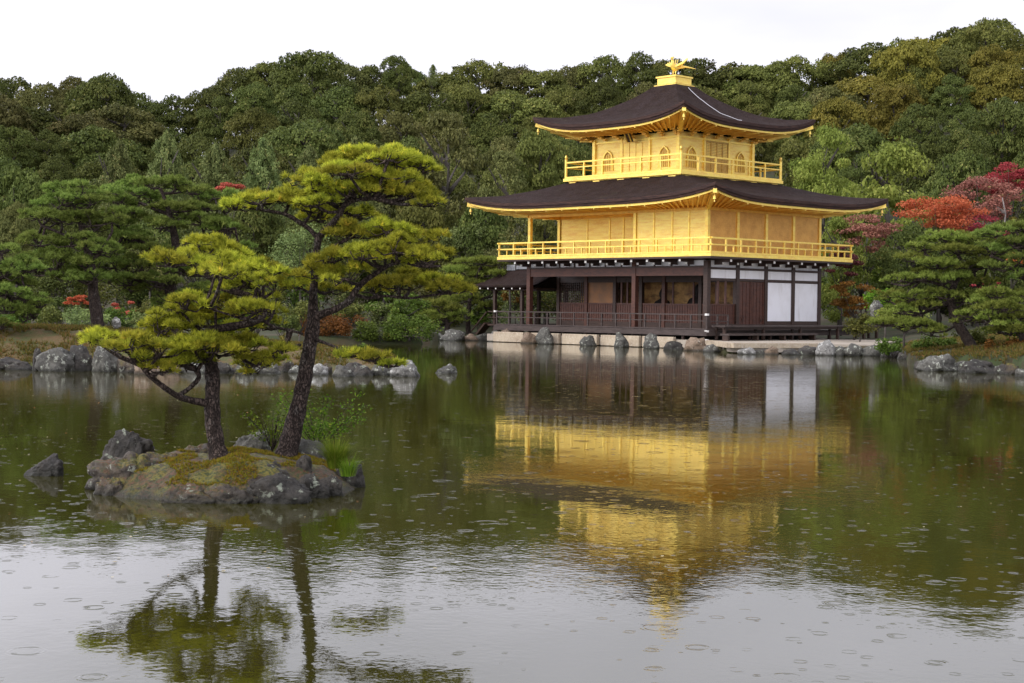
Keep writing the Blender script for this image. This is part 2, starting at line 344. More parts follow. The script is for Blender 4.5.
def watermat():
    m = bpy.data.materials.new('pond_water'); m.use_nodes = True; t = m.node_tree; n = t.nodes; l = t.links
    p = n['Principled BSDF']; p.inputs['Base Color'].default_value = (.030, .028, .004, 1); p.inputs['Roughness'].default_value = .025
    p.inputs['IOR'].default_value = 2.25
    geo = n.new('ShaderNodeNewGeometry')
    def noise(scale, det, mapscale=(1, 1, 1), rot=0):
        mpn = n.new('ShaderNodeMapping'); mpn.inputs['Scale'].default_value = mapscale; mpn.inputs['Rotation'].default_value = (0, 0, rot)
        q = n.new('ShaderNodeTexNoise'); q.inputs['Scale'].default_value = scale; q.inputs['Detail'].default_value = det
        l.new(geo.outputs['Position'], mpn.inputs[0]); l.new(mpn.outputs[0], q.inputs['Vector']); return q.outputs['Fac']
    def M(op, a, b=None, c=None):
        q = n.new('ShaderNodeMath'); q.operation = op
        for i, x in enumerate((a, b, c)):
            if x is None: continue
            if isinstance(x, (int, float)): q.inputs[i].default_value = x
            else: l.new(x, q.inputs[i])
        return q.outputs[0]
    def RM(v, a, b, c=0, d=1):
        q = n.new('ShaderNodeMapRange'); q.inputs[1].default_value = a; q.inputs[2].default_value = b; q.inputs[3].default_value = c; q.inputs[4].default_value = d
        l.new(v, q.inputs[0]); return q.outputs[0]
    patch = RM(noise(.16, 3), .36, .66, .25, 1.3)
    rip = M('MULTIPLY', M('ADD', M('MULTIPLY', noise(4.0, 3), .0014), M('MULTIPLY', noise(16, 3), .0007)), patch)
    swell = M('MULTIPLY', noise(.9, 2), .003)
    tot = M('ADD', rip, swell)
    for sc, rad, amp, thr, off in ((2.3, .24, .00042, .86, 0), (3.6, .24, .0003, .80, 7.3), (5.6, .24, .00018, .66, 3.1)):
        mpn = n.new('ShaderNodeMapping'); mpn.inputs['Location'].default_value = (off, off*1.7, 0); mpn.inputs['Scale'].default_value = (1, 1, 0)
        v = n.new('ShaderNodeTexVoronoi'); v.voronoi_dimensions = '2D'; v.inputs['Scale'].default_value = sc
        l.new(geo.outputs['Position'], mpn.inputs[0]); l.new(mpn.outputs[0], v.inputs['Vector'])
        sp = n.new('ShaderNodeSeparateColor'); l.new(v.outputs['Color'], sp.inputs[0])
        r0 = M('MULTIPLY', sp.outputs[0], rad)
        x = M('SUBTRACT', v.outputs['Distance'], r0)
        env = M('POWER', 2.718, M('MULTIPLY', M('MULTIPLY', x, x), -1/(.055**2)))
        wave = M('MULTIPLY', M('COSINE', M('MULTIPLY', x, 95.)), env)
        on = M('MULTIPLY', M('MULTIPLY', M('GREATER_THAN', sp.outputs[1], thr), RM(noise(6.0, 2), .35, .65, .25, 1.3)), RM(sp.outputs[2], 0, 1, .35, 1.2))
        tot = M('ADD', tot, M('MULTIPLY', M('MULTIPLY', wave, on), amp))
    bp = n.new('ShaderNodeBump'); bp.inputs['Distance'].default_value = 1; bp.inputs['Strength'].default_value = 1
    l.new(tot, bp.inputs['Height']); l.new(bp.outputs[0], p.inputs['Normal'])
    return m
mb = MB(); A = [O+FH*(-40)-RT*160, O+FH*(-40)+RT*160, O+FH*100+RT*160, O+FH*100-RT*160]
mb.add([(a[0], a[1], 0) for a in A], [(0, 1, 2, 3)])
tag(mb.build('pond_water', watermat()), kind='structure')

# left islet: a low mound of needles and moss behind its row of shore stones
def islet_h(px, d):
    top = np.interp(px, [-260, -100, 0, 110, 200, 300, 380, 425], [.2, .95, 1.02, .95, .7, .52, .3, -.3])
    e = min((d-42.3)/3.2, (56-d)/3.5, 1.0)
    return -.5 + (top+.5)*max(e, 0)**.6 if e > 0 else -.5
cols2 = list(range(-280, 440, 8)); ds2 = np.arange(40.2, 57, .4); V = []
for d in ds2:
    for px in cols2:
        V.append(tuple(P(px, float(d), islet_h(px, float(d)) + mn.noise(Vector((px*.05, d*1.1, 4)))*.10)))
nc = len(cols2); Fc = np.array([(i*nc+j, i*nc+j+1, (i+1)*nc+j+1, (i+1)*nc+j) for i in range(len(ds2)-1) for j in range(nc-1)])
MOSS = mat('needle_litter', (.11, .070, .028), .9, bump=((9, 9, 9), .04, .8), var=[((.9, .9, .9), (.055, .065, .016), .44, .58), ((5, 5, 5), (.10, .055, .022), .5, .7), ((22, 22, 22), (.20, .13, .055), .55, .75)])
tag(link('islet_ground', np_mesh('islet_ground', np.array(V), Fc, MOSS, smooth=True)), kind='structure')

# ------------------------------------------------------------------ rocks
def rock_mesh(name, seed, rx, ry, rz, m, sub=4, lump=.28, flat=.0):
    import bmesh
    bm = bmesh.new(); bmesh.ops.create_icosphere(bm, subdivisions=sub, radius=1)
    rng = random.Random(seed); off = Vector((rng.random()*50, rng.random()*50, rng.random()*50))
    pl = []
    for _ in range(9):
        a = rng.random()*6.28; e = rng.uniform(-.2, 1.3); nn = Vector((math.cos(a)*math.cos(e), math.sin(a)*math.cos(e), math.sin(e)))
        pl.append((nn, rng.uniform(.5, .85)))
    for v in bm.verts:
        p = v.co.normalized()
        r = 1.0
        for nn, dd in pl:
            q = p.dot(nn)
            if q > .01: r = min(r, dd/q)
        r = .2 + .8*r
        r *= 1 + lump*mn.noise(p*1.6+off) + .12*mn.noise(p*4+off) - .20*max(0, .22-abs(mn.noise(p*2.1+off*2)))/.22*.5 - .09*max(0, .2-abs(mn.noise(p*5+off*3)))/.2*.6 + .05*mn.noise(p*10+off) + .02*mn.noise(p*24+off)
        v.co = Vector((p.x*r*rx, p.y*r*ry, p.z*r*rz))
    me = bpy.data.meshes.new(name); bm.to_mesh(me); bm.free(); me.materials.append(m)
    me.polygons.foreach_set('use_smooth', [True]*len(me.polygons))
    return me
def rock(px, d, wpx, hpx, m, label, seed, group=None, z0=-.05, depth=.8, rot=None, name='rock', sub=4, lump=.28, tilt=0):
    k = d/F; rx = wpx*k/2*1.12; H = hpx*k
    me = rock_mesh(name, seed, rx, rx*depth, (H-z0)*.62, m, sub, lump)
    p = P(px, d+rx*depth*.6, z0 + (H-z0)*.36)
    o = link(name, me); o.location = p; o.rotation_euler = (0, tilt, YAW + (rot or 0))
    return tag(o, label, 'rock', group)

# ------------------------------------------------------------------ foliage generators
def needles(cent, axes, n, L, wd, spread, rng):
    N = len(cent); c = np.repeat(cent, n, 0); a = np.repeat(axes, n, 0)
    d = norm(a + spread*rng.normal(size=(N*n, 3))); s = norm(np.cross(d, rng.normal(size=(N*n, 3))))
    LL = L*rng.uniform(.7, 1.2, (N*n, 1)); V = np.empty((N*n, 3, 3))
    V[:, 0] = c - s*wd/2; V[:, 1] = c + s*wd/2; V[:, 2] = c + d*LL
    return V.reshape(-1, 3)
def cards(cent, nrm, size, rng, asp=.6):
    N = len(cent); t = norm(np.cross(nrm, rng.normal(size=(N, 3)))); b = np.cross(norm(nrm), t)
    s = size*rng.uniform(.6, 1.25, (N, 1)); V = np.empty((N, 4, 3))
    V[:, 0] = cent - t*s*.5; V[:, 1] = cent - b*s*asp*.5; V[:, 2] = cent + t*s*.5; V[:, 3] = cent + b*s*asp*.5
    return V.reshape(-1, 3)
def tri_faces(n): return np.arange(n).reshape(-1, 3)
def quad_faces(n): return np.arange(n).reshape(-1, 4)

def sph(rng, n): return norm(rng.normal(size=(n, 3)))
def billow(seed, m, nl=30, nleaf=26000, leaf=.050, squash=.8, gap=0):
    """broad evergreen crown, unit radius, base at z=0: many domed leaf billows over a leafy core"""
    rng = np.random.default_rng(seed); cs = []; tries = 0
    while len(cs) < nl and tries < 4000:
        tries += 1; p = sph(rng, 1)[0]*rng.uniform(.58, .80)
        if p[2] < -.75 or any(np.linalg.norm(p-c) < .23 for c, r in cs): continue
        cs.append((p, rng.uniform(.21, .34)))
    no = len(cs); cs += [(np.array([0, 0, .08]), .60), (np.array([0, 0, -.45]), .52)]
    cen = np.array([c for c, r in cs]); rr = np.array([r for c, r in cs]); cen[:, 2] *= squash
    wt = rr**2; wt[no:] *= .5
    idx = rng.choice(len(cs), nleaf, p=wt/wt.sum()); d = sph(rng, nleaf)
    flip = (d[:, 2] < -.05) & (idx < no); d[flip, 2] *= -1
    bump = np.array([mn.noise(Vector(q*3.2+c*5)) + .6*mn.noise(Vector(q*7+c*9)) for q, c in zip(d, cen[idx])])[:, None]
    rad = rr[idx][:, None]*(1-.18*rng.random((nleaf, 1))**2 + .30*bump)
    p = cen[idx] + d*rad*np.array([1, 1, .78])
    dist = np.linalg.norm((p[:, None]-cen[None])/np.array([1, 1, .78]), axis=2)/rr[None]
    keep = (dist < .66).sum(1) == 0
    if gap:
        k2 = np.array([mn.noise(Vector(q*3.1+seed)) for q in p]); keep &= k2 > -gap
    p = p[keep]; d = d[keep]; idx = idx[keep]
    V = cards(p, norm(d + .6*rng.normal(size=d.shape)), leaf, rng, .8)
    V[:, 2] += .8*squash+.2
    lob = rng.random(len(cs)); r = np.clip(lob[idx]*.4 + rng.random(len(p))*.6, 0, 1)
    return np_mesh('crown', V, quad_faces(len(V)), m, r)
def conifer(seed, m, n=15000, leaf=.055):
    rng = np.random.default_rng(seed); V = []
    h = rng.random(n)**.75; th = rng.random(n)*6.283
    lay = np.floor(h*11)/11; nb = 9; bi = np.floor(th/6.283*nb); th = (bi+.5+(rng.random(n)-.5)*.75+lay*5)/nb*6.283
    R_ = (1-h)**.6*(.72+.28*np.sin(bi*2.3+lay*40)); r = R_*rng.random(n)**.5
    z = h*1.9 + r*.35 + rng.normal(size=n)*.02
    p = np.stack([r*np.cos(th), r*np.sin(th), z], 1)
    nr = norm(np.stack([np.cos(th)*.5, np.sin(th)*.5, np.full(n, .8)], 1) + .7*rng.normal(size=(n, 3)))
    V = cards(p, nr, leaf, rng, .5)
    return np_mesh('crown', V, quad_faces(len(V)), m, np.clip(rng.random(n)*.8+.2*np.sin(bi*7)**2, 0, 1))
def loose(seed, m, n=7000, leaf=.06, npad=26, flat=.35, zr=1.3):
    """open crown of separate flat leaf sprays (maple, red pine)"""
    rng = np.random.default_rng(seed); P_ = []; D = []; I = []
    for i in range(npad):
        a = rng.random()*6.283; z = rng.random(); R_ = (math.sin(math.pi*(.12+.78*z)))*.8*rng.random()**.5
        c = np.array([R_*math.cos(a), R_*math.sin(a), .15+z*zr]); rd = rng.uniform(.2, .38)
        k = n//npad; d = sph(rng, k)*rng.random((k, 1))**.4
        P_.append(c + d*rd*np.array([1, 1, flat])); D.append(d*np.array([.6, .6, .6])+np.array([0, 0, .8])); I.append(np.full(k, rng.random()))
    p = np.concatenate(P_); d = np.concatenate(D); I = np.concatenate(I)
    V = cards(p, norm(d + .5*rng.normal(size=d.shape)), leaf, rng, .75)
    return np_mesh('crown', V, quad_faces(len(V)), m, np.clip(I*.5+rng.random(len(p))*.55, 0, 1))
def trunk_mesh(seed, m, h=1.0, r=.05, limbs=7, reach=.6, name='trunk'):
    rng = random.Random(seed); b = MB(); pts = [(0, 0, -.1)]; x = y = 0
    for i in range(1, 7):
        x += rng.uniform(-.03, .03); y += rng.uniform(-.03, .03); pts.append((x, y, h*i/6))
    b.tube(pts, [r*(1.25-.17*i) for i in range(7)], 7)
    for _ in range(limbs):
        k = rng.randint(2, 5); a = rng.random()*6.28; L = rng.uniform(.4, 1)*reach; p = pts[k]
        b.tube([p, (p[0]+math.cos(a)*L*.5, p[1]+math.sin(a)*L*.5, p[2]+.15*L), (p[0]+math.cos(a+.3)*L, p[1]+math.sin(a+.3)*L, p[2]+.4*L)], [r*.5, r*.33, r*.12], 5)
    o = b.build(name, m); me = o.data; bpy.data.objects.remove(o); return me

# ------------------------------------------------------------------ the wooded hill
CR = {}
for nm_, mm, seeds in (('dark', L_DARK, (1, 2, 3, 4)), ('olive', L_OLIVE, (11, 12, 13)), ('brown', L_BROWN, (21, 22)), ('yellow', L_YEL, (31, 32))):
    CR[nm_] = [billow(s, mm, nl=30+s % 5*4, gap=(.32 if s in (2, 12) else 0)) for s in seeds]
CR['conifer'] = [conifer(s, L_CON) for s in (41, 42, 43)]
CR['pine'] = [loose(s, L_PINEY, 12000, .05, 44, .3, 1.25) for s in (51, 52)]
CR['redpine'] = [loose(s, L_BROWN, 9000, .05, 40, .3, 1.3) for s in (53, 54)]
TRK = [trunk_mesh(s, BARKF, 1.1, .05, 9, .55) for s in (1, 2, 3)]
TRKP = [trunk_mesh(s, BARKP, 1.2, .04, 9, .6) for s in (4, 5)]
WORD = {'dark': ('dark green round-crowned evergreen', 'evergreen_tree'), 'olive': ('olive green billowing evergreen', 'evergreen_tree'), 'brown': ('brownish olive bushy evergreen', 'evergreen_tree'),
        'yellow': ('yellowish olive evergreen', 'evergreen_tree'), 'conifer': ('grey-green feathery conifer', 'conifer_tree'), 'pine': ('light green loose-crowned pine', 'pine_tree'), 'redpine': ('thin brownish pine', 'pine_tree')}
def tree(px, ytop, wpx, d, kind, label, rng, group=None, gz=None, hx=1.0, name=None, trk=None, crown=None, lift=0):
    z = ground(px, d) if gz is None else gz
    zt = at(px, ytop, d)[2]; H = max(zt - z, 2.5); r = wpx*d/F/2
    base = P(px, d, z - .1)
    e = empty(name or WORD[kind][1], base, label, 'tree', group)
    cm = crown or rng.choice(CR[kind])
    zs = [v.co.z for v in (cm.vertices[i] for i in range(0, len(cm.vertices), 37))]
    top = max(zs); ch = min(H*.97, r*2.5*hx); sz = ch/top
    c = link('crown', cm, e, (0, 0, H-ch)); c.scale = (r, r, sz); c.rotation_euler = (0, 0, rng.random()*6.28)
    t = link('trunk', trk or rng.choice(TRK), e, (0, 0, 0)); t.scale = (r*1.1, r*1.1, H*.8)
    return e
rng = random.Random(7)
ORD = ['first', 'second', 'third', 'fourth', 'fifth', 'sixth', 'seventh', 'eighth', 'ninth', 'tenth', 'eleventh', 'twelfth', 'thirteenth', 'fourteenth', 'fifteenth', 'sixteenth', 'seventeenth', 'eighteenth', 'nineteenth', 'twentieth', 'twenty-first', 'twenty-second', 'twenty-third', 'twenty-fourth', 'twenty-fifth', 'twenty-sixth', 'twenty-seventh', 'twenty-eighth', 'twenty-ninth', 'thirtieth']
ROWS = [(236, 0, 34, 70, 'on the skyline of the hill', 'trees along the skyline'),
        (207, 25, 44, 70, 'just below the skyline', 'trees just below the skyline'),
        (180, 50, 50, 66, 'halfway up the slope', 'trees halfway up the slope'),
        (155, 76, 54, 70, 'on the lower slope', 'trees on the lower slope'),
        (132, 106, 58, 76, 'near the hill foot', 'trees near the foot of the hill')]
for ri, (d, off, sp, wpx, where, grp) in enumerate(ROWS):
    px = -70 + ri*11; lst = []
    while px < 1100:
        y = skyl(px) + off + (rng.uniform(-2, 5) if ri == 0 else rng.uniform(-9, 9))
        hidden = 570 < px < 800 and y > 125
        if px < 150: kinds = ['dark', 'brown', 'olive', 'dark']
        elif px < 380: kinds = ['dark', 'dark', 'dark', 'olive', 'brown']
        elif px < 560: kinds = ['olive', 'brown', 'dark', 'redpine' if ri > 2 else 'olive', 'olive']
        elif px < 830: kinds = ['olive', 'dark', 'dark', 'olive', 'brown']
        else: kinds = ['yellow', 'olive', 'dark', 'olive', 'yellow'] if ri < 3 else ['dark', 'dark', 'olive']
        if not hidden: lst.append((px, y, wpx*rng.choice((.7, .85, 1, 1.15, 1.45)), d+rng.uniform(-7, 7), rng.choice(kinds)))
        px += sp*rng.uniform(.75, 1.2)
    n_ = 0
    for (px, y, wp, dd, k) in lst:
        if px < -25 or px > 1050:
            tree(px, y, wp, dd, k, WORD[k][0]+' '+where+' beyond the picture edge', rng, grp); continue
        tree(px, y, wp, dd, k, '%s %s, %s from the left' % (WORD[k][0], where, ORD[min(n_, 29)]), rng, grp); n_ += 1
# trees with a character of their own
FEAT = [(105, 74, 84, 222, 'dark', 'tall dark evergreen with a broad dome above the left shore'),
        (312, 51, 92, 222, 'dark', 'broad dark evergreen whose crown lets sky through, highest left of the pavilion'),
        (397, 55, 40, 225, 'dark', 'small umbrella-shaped evergreen standing up from the skyline'),
        (432, 64, 18, 226, 'conifer', 'narrow dark pointed conifer on the skyline left of the pavilion'),
        (985, 22, 95, 215, 'olive', 'largest billowing olive evergreen at the right top of the hill'),
        (905, 42, 80, 205, 'yellow', 'yellow-tinged evergreen on the right part of the hill'),
        (1000, 96, 80, 150, 'dark', 'dark rounded evergreen above the crimson maple'),
        (118, 138, 74, 106, 'conifer', 'grey-green conifer farthest left of the feathery row'),
        (165, 131, 84, 105, 'conifer', 'grey-green conifer with a pale tip, above the dark garden pine'),
        (214, 143, 92, 104, 'conifer', 'broad grey-green conifer above the pink-red maple'),
        (262, 138, 84, 106, 'conifer', 'yellowish grey-green conifer right of the pink-red maple'),
        (308, 143, 84, 105, 'conifer', 'grey-green conifer seen left of the taller island pine top'),
        (354, 136, 78, 106, 'conifer', 'grey-green conifer seen behind the top of the taller island pine'),
        (445, 112, 110, 112, 'redpine', 'thin brownish pine with grey bare lower boughs left of the pavilion'),
        (505, 150, 76, 108, 'redpine', 'brownish pine beside the left tip of the lower roof'),
        (540, 128, 66, 112, 'olive', 'olive evergreen between the two left roof tips'),
        (425, 190, 80, 98, 'olive', 'olive bushy tree behind the taller island pine'),
        (478, 198, 74, 96, 'dark', 'dark bushy tree under the left end of the lower roof'),
        (545, 210, 60, 100, 'olive', 'olive tree seen through the open corner of the gold veranda'),
        (375, 215, 80, 96, 'dark', 'dark bushy tree behind the taller island pine trunk'),
        (310, 205, 84, 94, 'dark', 'dark bushy tree between the two island pines'),
        (255, 195, 84, 96, 'dark', 'dark bushy tree behind the big garden pine'),
        (20, 165, 90, 104, 'dark', 'dark bushy tree at the left edge above the garden pines'),
        (15, 200, 44, 70, 'brown', 'brownish shrubby tree at the left edge'),
        (150, 215, 80, 92, 'dark', 'dark tree behind the two garden pines on the islet'),
        (75, 190, 84, 98, 'dark', 'dark tree behind the left garden pine'),
        (822, 123, 76, 102, 'pine', 'light green pine right of the upper roof'),
        (888, 138, 124, 96, 'pine', 'large light green pine right of the pavilion'),
        (955, 150, 84, 112, 'dark', 'dark tree in the gap above the orange maple'),
        (838, 215, 66, 90, 'pine', 'light green pine behind the right end of the pavilion'),
        (905, 222, 80, 82, 'dark', 'dark tree under the orange maple'),
        (975, 235, 90, 84, 'dark', 'dark tree behind the right garden pine'),
        (1035, 215, 90, 86, 'dark', 'dark tree at the right edge')]
for (px, y, wp, d, k, lab) in FEAT:
    tree(px, y, wp, d, k, lab, rng, hx=1.35 if d < 115 else 1.05)
# bare grey snag standing in front of the hill
def bare_tree(px, ytop, d, label, seed, spread):
    z = ground(px, d); base = P(px, d, z-.1); H = at(px, ytop, d)[2]-z
    e = empty('bare_tree', base, label, 'tree'); rg = random.Random(seed); b = MB()
    pts = [base+np.array([rg.uniform(-.15, .15), rg.uniform(-.15, .15), H*i/8]) for i in range(9)]
    b.tube(pts, [.13-.013*i for i in range(9)], 6); b.build('trunk', BARKP, e, True)
    for k in range(16):
        i = rg.randint(2, 7); a = rg.random()*6.28; L = spread*rg.uniform(.5, 1)*(1.15-i/8); q = [pts[i]]
        for j in range(4): q.append(q[-1]+np.array([math.cos(a)*L/4, math.sin(a)*L/4, L*rg.uniform(.05, .2)])); a += rg.uniform(-.4, .4)
        bb = MB(); bb.tube(q, [.05, .04, .03, .02, .01], 5)
        for t_ in range(5):
            s0 = q[rg.randint(1, 4)]; a2 = a+rg.uniform(-1.4, 1.4); bb.tube([s0, s0+np.array([math.cos(a2), math.sin(a2), rg.uniform(-.2, .6)])*L*.35], [.018, .006], 4)
        bb.build('branch', BARKP, e)
bare_tree(1003, 196, 88, 'pale bare trunk standing among the maples at the right', 5, 1.8)

# ------------------------------------------------------------------ maples and shrubs with leaf sprays
def spray(px, py, rx, ry, d, m, label, cat='tree', name='maple_tree', seed=0, leaf=None, n=None, ground_z=None, npad=None, flat=.26, trunk=BARKF, depth=.8, group=None):
    rg = np.random.default_rng(seed+100); k = d/F; c = at(px, py, d); rxm, rzm = rx*k, ry*k
    gz = ground(px, d) if ground_z is None else ground_z
    e = empty(name, (c[0], c[1], gz-.05), label, cat, group)
    n = n or int(np.clip(rx*ry*6, 500, 14000)); leaf = leaf or max(.05, 2.3*k)
    npad = npad or max(8, int(rx*ry/22)); Ps = []; Ds = []; I = []
    padc = []
    for i in range(npad):
        q = sph(rg, 1)[0]*rg.random()**.33
        cc = np.array([0, 0, 0.]) + RT*q[0]*rxm*.85 + FH*q[1]*rxm*depth*.85 + np.array([0, 0, 1])*q[2]*rzm*.82
        padc.append(cc); rd = rg.uniform(.2, .36)*min(rxm, rzm*1.8); kk = n//npad
        dd = sph(rg, kk)*rg.random((kk, 1))**.4; Ps.append(cc + dd*rd*np.array([1, 1, flat*1.25])); Ds.append(dd*.6+np.array([0, 0, .7])); I.append(np.full(kk, rg.random()))
    p = np.concatenate(Ps); dr = np.concatenate(Ds); I = np.concatenate(I)
    V = cards(p + np.array([0, 0, c[2]-(gz-.05)]), norm(dr+.6*rg.normal(size=dr.shape)), leaf, rg, .75)
    link('crown' if cat == 'tree' else 'leaves', np_mesh('crown', V, quad_faces(len(V)), m, np.clip(I*.5+rg.random(len(p))*.5, 0, 1)), e)
    b = MB(); base = np.array([c[0], c[1], gz-.05]); mid = base*.45 + c*.55
    tr = max(.03, rxm*.035)
    b.tube([base, (base+mid)/2+rg.normal(size=3)*tr, mid], [tr*1.3, tr, tr*.8], 6)
    for cc in padc[:18]: b.tube([mid, (mid+c+cc)/2+np.array([0, 0, -.1*rzm]), c+cc], [tr*.5, tr*.3, tr*.12], 4)
    b.build('trunk' if cat == 'tree' else 'stems', trunk, e, True)
    return e
spray(940, 213, 46, 24, 84, L_ORG, 'bright orange-red maple right of the lower roof', seed=1)
spray(975, 228, 40, 18, 86, L_RED, 'red maple behind the right side of the orange maple', seed=2)
spray(982, 200, 42, 26, 94, L_PINK, 'faded dull pink maple above the orange maple', seed=3)
spray(1010, 178, 34, 22, 98, L_RED, 'crimson maple at the upper right edge', seed=4)
spray(985, 284, 20, 9, 66, L_RED, 'small scarlet maple between the right garden pines', seed=5)
spray(1012, 258, 22, 8, 70, L_ORG, 'orange maple behind the pine at the right edge', seed=15)
spray(842, 262, 24, 22, 84, L_PINK, 'dull red maple just right of the gold balcony', seed=6)
spray(855, 300, 26, 26, 76, L_RUST, 'rust and green maple behind the end of the bench', seed=7)
spray(868, 232, 34, 22, 90, L_PINK, 'dark red maple below the right tip of the lower roof', seed=8)
spray(72, 300, 20, 9, 66, L_ORG, 'orange maple beside the trunk of the left garden pine', seed=9)
spray(128, 308, 20, 9, 68, L_RED, 'low red maple right of the left garden pine trunk', seed=10)
spray(228, 190, 20, 11, 92, L_RED, 'pink-red maple above the big garden pine', seed=11)
spray(1022, 230, 14, 30, 92, L_YEL, 'yellow shrub tree at the right edge', seed=12)
SH = [(885, 300, 26, 16, 68, L_FRESH, 'yellow-green shrub behind the pale standing stone'), (905, 318, 34, 14, 60, L_PINEY, 'spreading light green shrub left of the right garden pine'),
      (892, 346, 22, 9, 62, L_SHRUB, 'low dark green shrub above the shore stones beside the terrace'), (935, 345, 32, 11, 55, L_SHRUB, 'low green shrub left of the leaning pine trunk'),
      (330, 326, 44, 16, 74, L_RUST, 'rust-coloured azalea mound behind the taller island pine trunk'), (372, 332, 30, 14, 73.5, L_SHRUB, 'dark green shrub on the rear shore'),
      (410, 328, 34, 16, 73.5, L_SHRUB, 'dark green low pine at the point of the rear shore'), (400, 306, 40, 12, 78, L_SHRUB, 'green shrub behind the dark shore pine'),
      (515, 292, 16, 14, 92, L_RUST, 'orange shrub seen through the small porch'), (545, 298, 20, 14, 92, L_FRESH, 'yellow-green shrub seen through the open first floor corner'),
      (478, 312, 14, 16, 90, L_SHRUB, 'green shrub left of the small porch'), (445, 318, 22, 12, 88, L_OLIVE, 'olive shrub behind the rear shore stones'),
      (278, 345, 22, 12, 48, L_YEL, 'yellow-green shrub on the islet between the island pine trunks'), (305, 352, 16, 9, 47, L_RUST, 'orange azalea on the islet right of the island pines'),
      (355, 352, 22, 8, 47, L_SHRUB, 'low green shrub on the right end of the islet'), (150, 322, 26, 10, 56, L_CON, 'blue-green low shrub on the islet'),
      (235, 320, 34, 14, 60, L_SHRUB, 'dark shrub between the island pines, on the islet'), (10, 322, 26, 12, 58, L_SHRUB, 'dark shrub under the pine at the left edge'),
      (1010, 345, 30, 10, 50, L_RUST, 'brown mossy azalea mound at the right edge'), (975, 335, 24, 9, 54, L_OLIVE, 'olive shrub right of the leaning pine trunk'),
      (860, 325, 20, 12, 72, L_OLIVE, 'olive shrub behind the end of the bench'), (1020, 330, 24, 12, 53, L_FRESH, 'green shrub at the right edge')]
rgu = random.Random(21)
UN2 = [(-10, 318, 62), (45, 316, 64), (85, 320, 60), (120, 318, 62), (205, 318, 60), (255, 316, 64), (285, 322, 60), (20, 310, 70), (60, 308, 72), (150, 310, 66), (300, 310, 70), (350, 312, 76), (385, 315, 78)]
UN = [(-15, 292), (22, 300), (58, 288), (100, 300), (140, 292), (182, 300), (222, 292), (262, 300), (300, 292), (340, 298), (382, 290), (420, 298), (455, 288), (495, 300), (530, 296), (565, 300), (835, 292), (862, 272), (905, 290), (940, 300), (975, 306), (1008, 300), (1040, 290), (250, 262), (345, 262), (300, 250), (415, 250), (470, 240), (510, 252), (60, 262), (15, 268), (150, 262), (200, 260), (385, 258)]
UM = [L_SHRUB, L_DARK, L_OLIVE, L_CON, L_OLIVE, L_BROWN]; UW = ['green', 'dark green', 'olive', 'grey-green', 'olive', 'brownish']
for i, (px, py) in enumerate(UN):
    j = rgu.randrange(6)
    spray(px, py, rgu.uniform(28, 38), rgu.uniform(20, 30), rgu.uniform(88, 96), UM[j], UW[j]+' bush in the undergrowth below the wood', 'shrub', 'shrub', 500+i, n=3600, flat=.7, npad=34, group='undergrowth bushes below the wood')
for i, (px, py, d) in enumerate(UN2):
    j = rgu.randrange(6)
    spray(px, py, rgu.uniform(20, 30), rgu.uniform(9, 14), d, UM[j], 'low '+UW[j]+' bush behind the islet', 'shrub', 'shrub', 600+i, n=1800, flat=.7, npad=26, group='low bushes behind the islet')
for i, (px, py, rx, ry, d, m, lab) in enumerate(SH):
    spray(px, py, rx, ry, d, m, lab, 'shrub', 'shrub', 40+i, n=int(rx*ry*8), ground_z=(islet_h(px, d) if d < 57 and px < 420 else None), flat=.6, npad=int(14+rx*ry/18))

